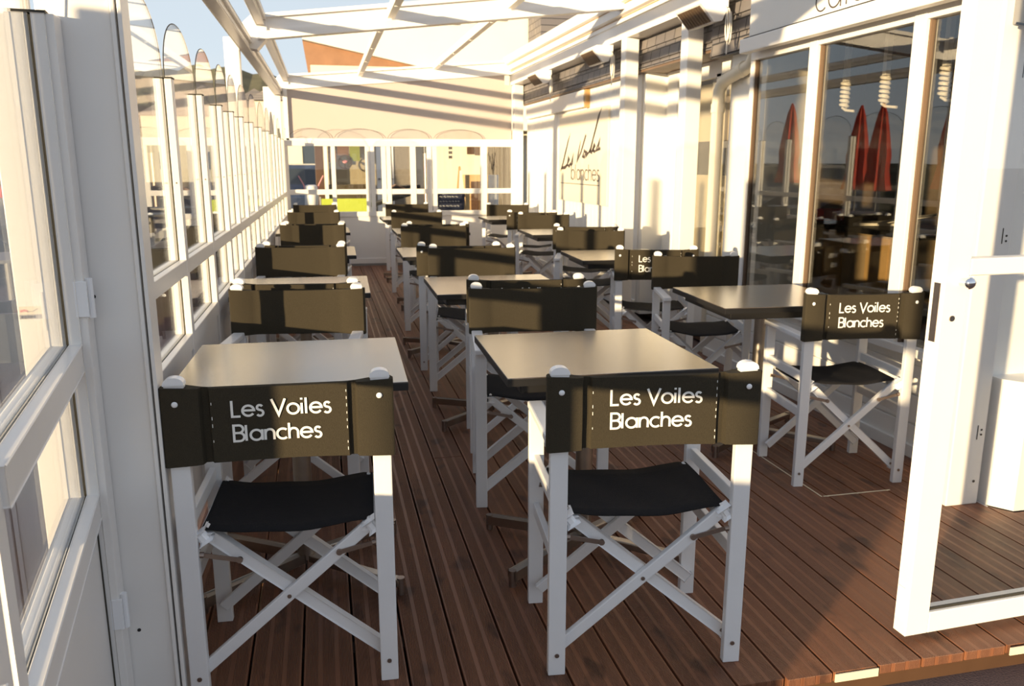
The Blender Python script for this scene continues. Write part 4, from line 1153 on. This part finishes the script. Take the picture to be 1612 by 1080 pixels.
def car(x, y, rz, lb, body):
    t = thing('parked_car', lb, 'car', (x, y, -0.075), rz)
    side = [(-2.1, 0.30), (-2.1, 0.75), (-1.95, 0.88), (-1.1, 0.95), (-0.55, 1.42), (0.9, 1.45), (1.55, 0.98), (2.05, 0.9), (2.12, 0.55), (2.1, 0.30)]
    bm = B(); prism(bm, side, 'x', -0.85, 0.85)
    for v in bm.verts:
        if v.co.z > 1.1: v.co.x *= 0.82
    obj('body', bm, body, t)
    for s in (-1, 1):
        bm = B(); pts = [(-0.98, 0.98), (-0.52, 1.36), (0.85, 1.38), (1.35, 1.0)]
        f = [bm.verts.new((s * (0.862 if p[1] < 1.1 else 0.728), p[0], p[1])) for p in pts]; bm.faces.new(f)
        r_ = bmesh.ops.solidify(bm, geom=bm.faces[:], thickness=0.01)
        obj('side_window', bm, M['carglass'], t)
        for yy in (-1.3, 1.3):
            bm = B(); cyl(bm, (s * 0.70, yy, 0.32), (s * 0.88, yy, 0.32), 0.32, seg=24); w = obj('wheel', bm, M['rubber'], t, 40)
            bm = B(); cyl(bm, (s * 0.875, yy, 0.32), (s * 0.887, yy, 0.32), 0.18, seg=20); obj('hubcap', bm, M['steel'], w, 40)
    bm = B(); box(bm, -0.7, 0.7, -1.02, -0.62, 1.0, 1.34)
    for v in bm.verts: v.co.y += (v.co.z - 1.0) * 0.9 - 0.02; 
    obj('windscreen', bm, M['carglass'], t)
    bm = B(); box(bm, -0.26, 0.26, -2.13, -2.10, 0.42, 0.53); obj('number_plate', bm, M['letter'], t)
    return t
car(-0.75, 20.0, 0.0, 'dark blue car parked beyond the far windows at left', M['car'])
car(-6.9, 19.5, 0.1, 'pale grey car parked on the promenade', M['grey'])

# ------------------------------------------------------------------ beyond the far end: neighbouring cafe front
YN = 15.5
bm = B(); box(bm, -0.10, 9, YN + 0.3, YN + 0.5, -0.07, 3.1); struct('wall_neighbour', bm, M['cream_wall'], 'cream front of the neighbouring cafe')
bm = B(); box(bm, -0.60, 9, YN - 0.05, YN + 0.4, 1.98, 2.75); struct('wall_neighbour_fascia', bm, M['offwhite_wall'])
t = thing('timber_post', 'dark brown timber post beside the neighbouring shop door', 'post')
bm = B(); box(bm, -0.10, 0.05, YN - 0.05, YN + 0.1, -0.07, 2.0, 0.006); obj('post_body', bm, M['brown'], t)
t = thing('glazed_shop_door', 'neighbouring glazed door carrying a round wheel emblem', 'door')
bm = B()
for x0, x1 in ((0.06, 0.12), (0.80, 0.96)): box(bm, x0, x1, YN - 0.04, YN + 0.02, -0.07, 1.98, 0.004)
box(bm, 0.06, 0.96, YN - 0.04, YN + 0.02, 1.92, 1.98); box(bm, 0.06, 0.96, YN - 0.04, YN + 0.02, -0.07, 0.10)
obj('door_frame', bm, M['white'], t)
bm = B(); box(bm, 0.12, 0.80, YN - 0.015, YN - 0.005, 0.1, 1.92); obj('glass_pane', bm, M['shopglass'], t)
bm = B(); cyl(bm, (0.43, YN - 0.02, 1.40), (0.43, YN - 0.03, 1.42), 0.042, seg=20); o_ = obj('emblem_hub', bm, M['sticker_red'], t)
bm = B(); ribbon(bm, arc(0.43, 1.40, 0.115, 0, 360, 30), 0.028, lambda u, v, d: (u, YN - 0.02 - d, v), 0.004)
for a in range(3):
    aa = a * 2 * PI / 3 + PI / 6
    ribbon(bm, [(0.43 + 0.03 * math.cos(aa), 1.40 + 0.03 * math.sin(aa)), (0.43 + 0.115 * math.cos(aa), 1.40 + 0.115 * math.sin(aa))], 0.03, lambda u, v, d: (u, YN - 0.02 - d, v), 0.004)
obj('emblem_ring', bm, M['ink'], t)
for nm, x0, x1, z0, z1, m in (('poster', 0.30, 0.50, 1.52, 1.80, M['ochre']), ('poster', 0.52, 0.70, 1.42, 1.72, M['lime']), ('poster', 0.14, 0.28, 1.40, 1.60, M['ochre'])):
    bm = B(); box(bm, x0, x1, YN - 0.002, YN + 0.004, z0, z1); obj(nm, bm, m, t)
bm = B(); box(bm, 0.10, 0.82, YN + 0.05, YN + 0.25, 0.0, 1.0); o_ = obj('display_cabinet', bm, M['curtain']); tag(o_, 'pale green display cabinet behind the neighbouring door glass', 'cabinet')
t = thing('white_panel_door', 'plain cream door with a lever handle in the neighbouring front', 'door')
bm = B(); box(bm, 0.99, 1.25, YN - 0.02, YN + 0.03, -0.07, 1.95, 0.005); obj('door_leaf', bm, M['white'], t)
bm = B(); box(bm, 0.975, 0.985, YN - 0.02, YN + 0.02, -0.07, 1.95); obj('door_gap', bm, M['grey'], t)
for xx in (1.03, 1.22):
    bm = B(); cyl(bm, (xx, YN - 0.06, 1.10), (xx, YN - 0.02, 1.10), 0.02, seg=12); bar(bm, (xx, YN - 0.055, 1.10), (xx + 0.07, YN - 0.055, 1.10), 0.015, 0.015); obj('lever_handle', bm, M['grey'], t)
t = thing('grey_shutter_panel', 'grey green shutter panel beside the cream door', 'shutter')
bm = B(); box(bm, 1.29, 1.60, YN - 0.01, YN + 0.03, 0.1, 1.9, 0.004); obj('panel', bm, M['curtain'], t)
bm = B(); box(bm, 1.27, 1.30, YN - 0.03, YN + 0.03, 0.0, 1.95); box(bm, 1.60, 1.70, YN - 0.03, YN + 0.03, 0.0, 1.95); obj('panel_frame', bm, M['white'], t)
t = thing('heater_column', 'slim brown grey patio heater column beyond the far windows', 'patio heater', (1.80, YN - 0.8, -0.07))
bm = B(); cyl(bm, (0, 0, 0), (0, 0, 1.62), 0.048, seg=18); obj('column', bm, M['dull_steel'], t, 40)
bm = B(); cyl(bm, (0, 0, 1.62), (0, 0, 1.80), 0.055, seg=18); obj('burner', bm, M['dark_grey'], t, 40)
bm = B(); cyl(bm, (0, 0, 0), (0, 0, 0.12), 0.2, seg=18); obj('base', bm, M['dark_grey'], t, 40)
t = thing('number_plaque', 'pair of stacked dark printed plaques on the cream wall', 'plaque')
bm = B()
for k in range(3):
    for q in range(2): box(bm, 2.37 + q * 0.035, 2.395 + q * 0.035, YN + 0.29, YN + 0.30, 1.47 + k * 0.085, 1.52 + k * 0.085)
obj('plaque_face', bm, M['ink'], t)
t = thing('brown_hatch', 'small dark brown shutter high on the cream wall', 'shutter')
bm = B(); box(bm, 2.72, 2.86, YN + 0.27, YN + 0.30, 1.55, 1.78, 0.003); box(bm, 2.87, 3.02, YN + 0.27, YN + 0.30, 1.53, 1.78, 0.003); obj('shutter_leaf', bm, M['brown'], t)
t = thing('wooden_cabinet', 'tan wooden cabinet with dark doors under the small brown shutter', 'cabinet')
bm = B(); box(bm, 2.62, 3.05, YN - 0.1, YN + 0.25, -0.07, 1.17, 0.006); obj('cabinet_body', bm, M['tan'], t)
bm = B(); box(bm, 2.72, 2.86, YN - 0.115, YN - 0.1, 0.2, 1.05); box(bm, 2.88, 3.02, YN - 0.115, YN - 0.1, 0.2, 1.05); obj('door', bm, M['brown'], t)
t = thing('brown_curtain', 'grey brown curtains in the doorway at the far right', 'curtain')
bm = B()
for k in range(14): cyl(bm, (3.08 + k * 0.034, YN + 0.0, 0.0), (3.08 + k * 0.034, YN + 0.0, 1.95), 0.021, seg=8)
obj('curtain_folds', bm, M['curtain'], t)
# objects in the passage between
def a_board():
    t = thing('easel_board', 'tall tan wooden easel with white boards beyond the far windows', 'easel', (2.12, 13.0, -0.07))
    bm = B(); bar(bm, (-0.16, -0.1, 0), (0.0, 0, 1.40), 0.03, 0.02, (0, 1, 0)); bar(bm, (0.15, -0.1, 0), (0.0, 0, 1.40), 0.03, 0.02, (0, 1, 0)); bar(bm, (0.0, 0.35, 0), (0.0, 0, 1.40), 0.03, 0.02, (1, 0, 0)); bar(bm, (-0.11, -0.06, 0.95), (0.10, -0.06, 0.95), 0.03, 0.02, (0, 1, 0))
    obj('easel_frame', bm, M['tan'], t)
    bm = B(); prism(bm, [(-0.03, 1.0), (0.06, 1.0), (0.02, 1.34), (-0.01, 1.34)], 'y', -0.075, -0.06); obj('board', bm, M['paper'], t)
a_board()
t = thing('chalkboard', 'leaning blue grey chalkboard with faint handwriting', 'chalkboard', (1.93, 12.7, 0))
bm = B()
for v_ in [(-0.24, 0, -0.07), (0.14, 0, -0.07), (0.24, 0.10, 0.95), (-0.22, 0.10, 0.95)]: bm.verts.new(v_)
bm.verts.ensure_lookup_table(); bm.faces.new(bm.verts[:]); bmesh.ops.solidify(bm, geom=bm.faces[:], thickness=0.02)
obj('board', bm, M['chalk'], t)
bm = B(); rr = random.Random(2)
for r_ in range(4):
    z_ = 0.87 - r_ * 0.07; x_ = -0.17
    while x_ < 0.12:
        l_ = rr.uniform(0.015, 0.05)
        ribbon(bm, [(x_, z_), (x_ + l_ * 0.3, z_ + 0.012), (x_ + l_ * 0.6, z_ - 0.006), (x_ + l_, z_ + 0.006)], 0.004, lambda u, v, d: (u, 0.1 * (v + 0.07) / 1.02 - 0.024 - d, v), 0.001)
        x_ += l_ + 0.015
obj('chalk_writing', bm, M['letter'], t)
t = thing('lime_banner', 'lime green low canvas banner beyond the far sill', 'banner', (0, 0, 0))
bm = B(); box(bm, -0.02, 0.68, 13.0, 13.02, 0.05, 0.85, 0.004); obj('banner_canvas', bm, M['lime'], t)
bm = B(); 
for xx in (-0.03, 0.69): cyl(bm, (xx, 13.01, -0.07), (xx, 13.01, 0.88), 0.015, seg=10)
obj('banner_post', bm, M['grey'], t)
t = thing('folded_awning_table', 'stack of folded black tables leaning behind the far windows', 'folding table')
bm = B()
bar(bm, (0.72, 13.1, 0.74), (1.35, 13.1, 0.92), 0.05, 0.5, (0, 1, 0), 0.006); bar(bm, (0.95, 13.15, 0.82), (1.5, 13.15, 0.98), 0.05, 0.5, (0, 1, 0), 0.006); bar(bm, (1.05, 13.2, 1.00), (1.5, 13.2, 1.03), 0.05, 0.4, (0, 1, 0), 0.006)
obj('table_leaf', bm, M['black'], t)
bm = B(); bar(bm, (0.9, 13.1, 0.92), (1.12, 13.1, 1.05), 0.015, 0.3, (0, 1, 0)); bar(bm, (1.12, 13.1, 1.05), (1.25, 13.1, 1.0), 0.015, 0.3, (0, 1, 0)); obj('red_edge', bm, M['ochre'], t)
bm = B()
for xx in (0.8, 1.4): bar(bm, (xx, 13.0, -0.07), (xx, 13.2, 0.86), 0.03, 0.03)
obj('leg', bm, M['grey'], t)
t = thing('plastic_sack', 'white plastic sack on a stand by the parked car', 'sack', (-0.17, 14.2, -0.07))
bm = B(); lathe(bm, [(0.05, 0.62), (0.11, 0.75), (0.115, 0.95), (0.10, 1.08), (0.06, 1.10)], seg=16)
for v in bm.verts: v.co.x += 0.01 * math.sin(v.co.z * 40); v.co.y += 0.01 * math.cos(v.co.z * 33)
obj('sack_body', bm, M['paper'], t, 50)
bm = B()
for a in (-1, 1): tube(bm, [(0.09 * a, 0, 0.9), (0.12 * a, 0, 1.1), (0.20 * a, 0, 1.25)], 0.012, 6)
obj('handle', bm, M['sticker_red'], t)
bm = B(); cyl(bm, (0, 0, 0), (0, 0, 0.64), 0.02, seg=8); cyl(bm, (0, 0, 0), (0, 0, 0.03), 0.15, seg=14); obj('stand', bm, M['grey'], t)
t = thing('potted_plant', 'thin bare plant in a tall white pot near the curtains', 'plant', (2.66, 13.0, -0.07))
bm = B(); lathe(bm, [(0.05, 0.0), (0.08, 0.5), (0.085, 1.27), (0.08, 1.27)], seg=16); obj('pot', bm, M['white'], t, 50)
bm = B(); rr = random.Random(9)
for k in range(7):
    a = rr.uniform(0, 6.28); r_ = rr.uniform(0.03, 0.09); tube(bm, [(0, 0, 1.25), (r_ * 0.4 * math.cos(a), r_ * 0.4 * math.sin(a), 1.42), (r_ * math.cos(a), r_ * math.sin(a), 1.55 + rr.uniform(0, 0.12))], 0.005, 5)
obj('stem', bm, M['brown'], t)

# upper part: big neighbouring house with sloping canopy side
t = thing('neighbour_house', 'large sunlit white house above the far end of the terrace', 'house')
bm = B(); prism(bm, [(-0.22, 3.56), (2.0, 3.12), (5.6, 2.6), (9.0, 2.6), (9.0, 7.0), (2.0, 7.0), (2.0, 3.9), (-0.22, 3.60)], 'y', YN + 0.5, YN + 0.7)
obj('gable_wall', bm, M['offwhite_wall'], t)
bm = B(); prism(bm, [(-0.22, 3.55), (-0.12, 2.80), (4.5, 2.80), (4.5, 3.0), (2.0, 3.12)], 'y', YN + 0.62, YN + 0.8)
obj('timber_soffit', bm, M['ochre'], t)
bm = B()
for x0, x1, z0, z1 in ((2.42, 2.62, 3.9, 5.0), (2.80, 3.0, 3.95, 5.0), (3.30, 3.52, 4.0, 5.0)): box(bm, x0, x1, YN + 0.46, YN + 0.5, z0, z1)
wf = obj('window', bm, M['grey'], t)
bm = B()
for x0, x1, z0, z1 in ((2.45, 2.59, 3.93, 4.97), (2.83, 2.97, 3.98, 4.97), (3.33, 3.49, 4.03, 4.97)): box(bm, x0, x1, YN + 0.44, YN + 0.46, z0, z1)
obj('pane', bm, M['carglass'], wf)
bm = B(); box(bm, 3.95, 6.0, YN - 0.5, YN + 0.45, 3.55, 6.5); sl = obj('slate_dormer', bm, M['slate'], t)

# hills and far town
def hill(y, x0, x1, h, seed, lb, m):
    rr = random.Random(seed); bm = B(); n = 60; top = []; bot = []; back = []
    ph = [rr.uniform(0, 6) for _ in range(4)]
    for i in range(n + 1):
        x_ = x0 + (x1 - x0) * i / n
        z_ = h * (0.86 + 0.07 * math.sin(x_ * 0.05 + ph[0]) + 0.04 * math.sin(x_ * 0.16 + ph[1]) + 0.02 * math.sin(x_ * 0.9 + ph[2]) + rr.uniform(-0.012, 0.012))
        bot.append(bm.verts.new((x_, y - 45, -0.1))); top.append(bm.verts.new((x_, y, z_))); back.append(bm.verts.new((x_, y + 60, -0.1)))
    for i in range(n):
        bm.faces.new((bot[i], bot[i + 1], top[i + 1], top[i])); bm.faces.new((top[i], top[i + 1], back[i + 1], back[i]))
    o = obj('hill', bm, m); o['kind'] = 'structure'; o['label'] = lb
hill(190, -58, 70, 23.0, 5, 'wooded hill above the town', M['hill'])
def house(x, y, w, d, h, rz, lb, wallm, roofm):
    t = thing('town_house', lb, 'house', (x, y, -0.07), rz, 'town houses below the hill')
    bm = B(); box(bm, -w / 2, w / 2, -d / 2, d / 2, 0, h); obj('wall', bm, wallm, t)
    bm = B(); prism(bm, [(-w / 2 - 0.3, h), (w / 2 + 0.3, h), (0, h + w * 0.32)], 'y', -d / 2 - 0.3, d / 2 + 0.3); obj('roof', bm, roofm, t)
    bm = B()
    nx = max(2, int(w / 2.4)); nz = max(1, int(h / 2.9))
    for i in range(nx):
        for k in range(nz):
            cx = -w / 2 + (i + 0.5) * w / nx; box(bm, cx - 0.4, cx + 0.4, -d / 2 - 0.05, -d / 2 + 0.02, 1 + k * 2.9, 2.4 + k * 2.9)
    obj('window', bm, M['carglass'], t)
hp = [(-14.2, 120, 6, 6, 9.5, 'pale house low on the hill behind the eave'), (-7.5, 112, 7, 6, 8.2, 'cream house right of the pale one on the hill'), (-26, 112, 7, 6, 7.0, 'wide pale house left on the hill'),
      (-1.1, 48, 3.6, 6, 4.6, 'nearer cream house glimpsed through the far left window'), (-30, 90, 10, 8, 6, 'long pale house far left by the harbour'), (-11, 75, 6, 6, 5.2, 'small white house by the harbour road')]
for i, (x_, y_, w_, d_, h_, lb) in enumerate(hp):
    house(x_, y_, w_, d_, h_, 0.1 * (i % 3 - 1), lb, M['cream_wall'] if i % 2 else M['offwhite_wall'], M['slate'])
def tree(x, y, h, r, lb, seed):
    rr = random.Random(seed); t = thing('pine_tree', lb, 'tree', (x, y, -0.07), 0, 'dark trees on the hill')
    bm = B(); cyl(bm, (0, 0, 0), (0, 0, h * 0.6), 0.3, 0.2, 8); obj('trunk', bm, M['brown'], t)
    bm = B()
    for k in range(12):
        a = rr.uniform(0, 6.28); q = rr.uniform(0, r * 0.7)
        bmesh.ops.create_icosphere(bm, subdivisions=2, radius=rr.uniform(0.3, 0.55) * r, matrix=Matrix.Translation((q * math.cos(a), q * math.sin(a), h * rr.uniform(0.55, 0.9))))
    for v in bm.verts: v.co += Vector((rr.uniform(-.12, .12), rr.uniform(-.12, .12), rr.uniform(-.12, .12))) * r * 0.6
    obj('crown', bm, M['leaf'], t)
for i, (x_, y_, h_, r_) in enumerate([(-11.5, 98, 9.5, 2.8), (-18.5, 104, 10, 3.0), (1.5, 118, 9.5, 2.6), (-34, 108, 9, 3.2)]):
    tree(x_, y_, h_, r_, 'dark round tree on the hill, %s from the left' % ['third', 'second', 'fourth', 'first'][i], 20 + i)
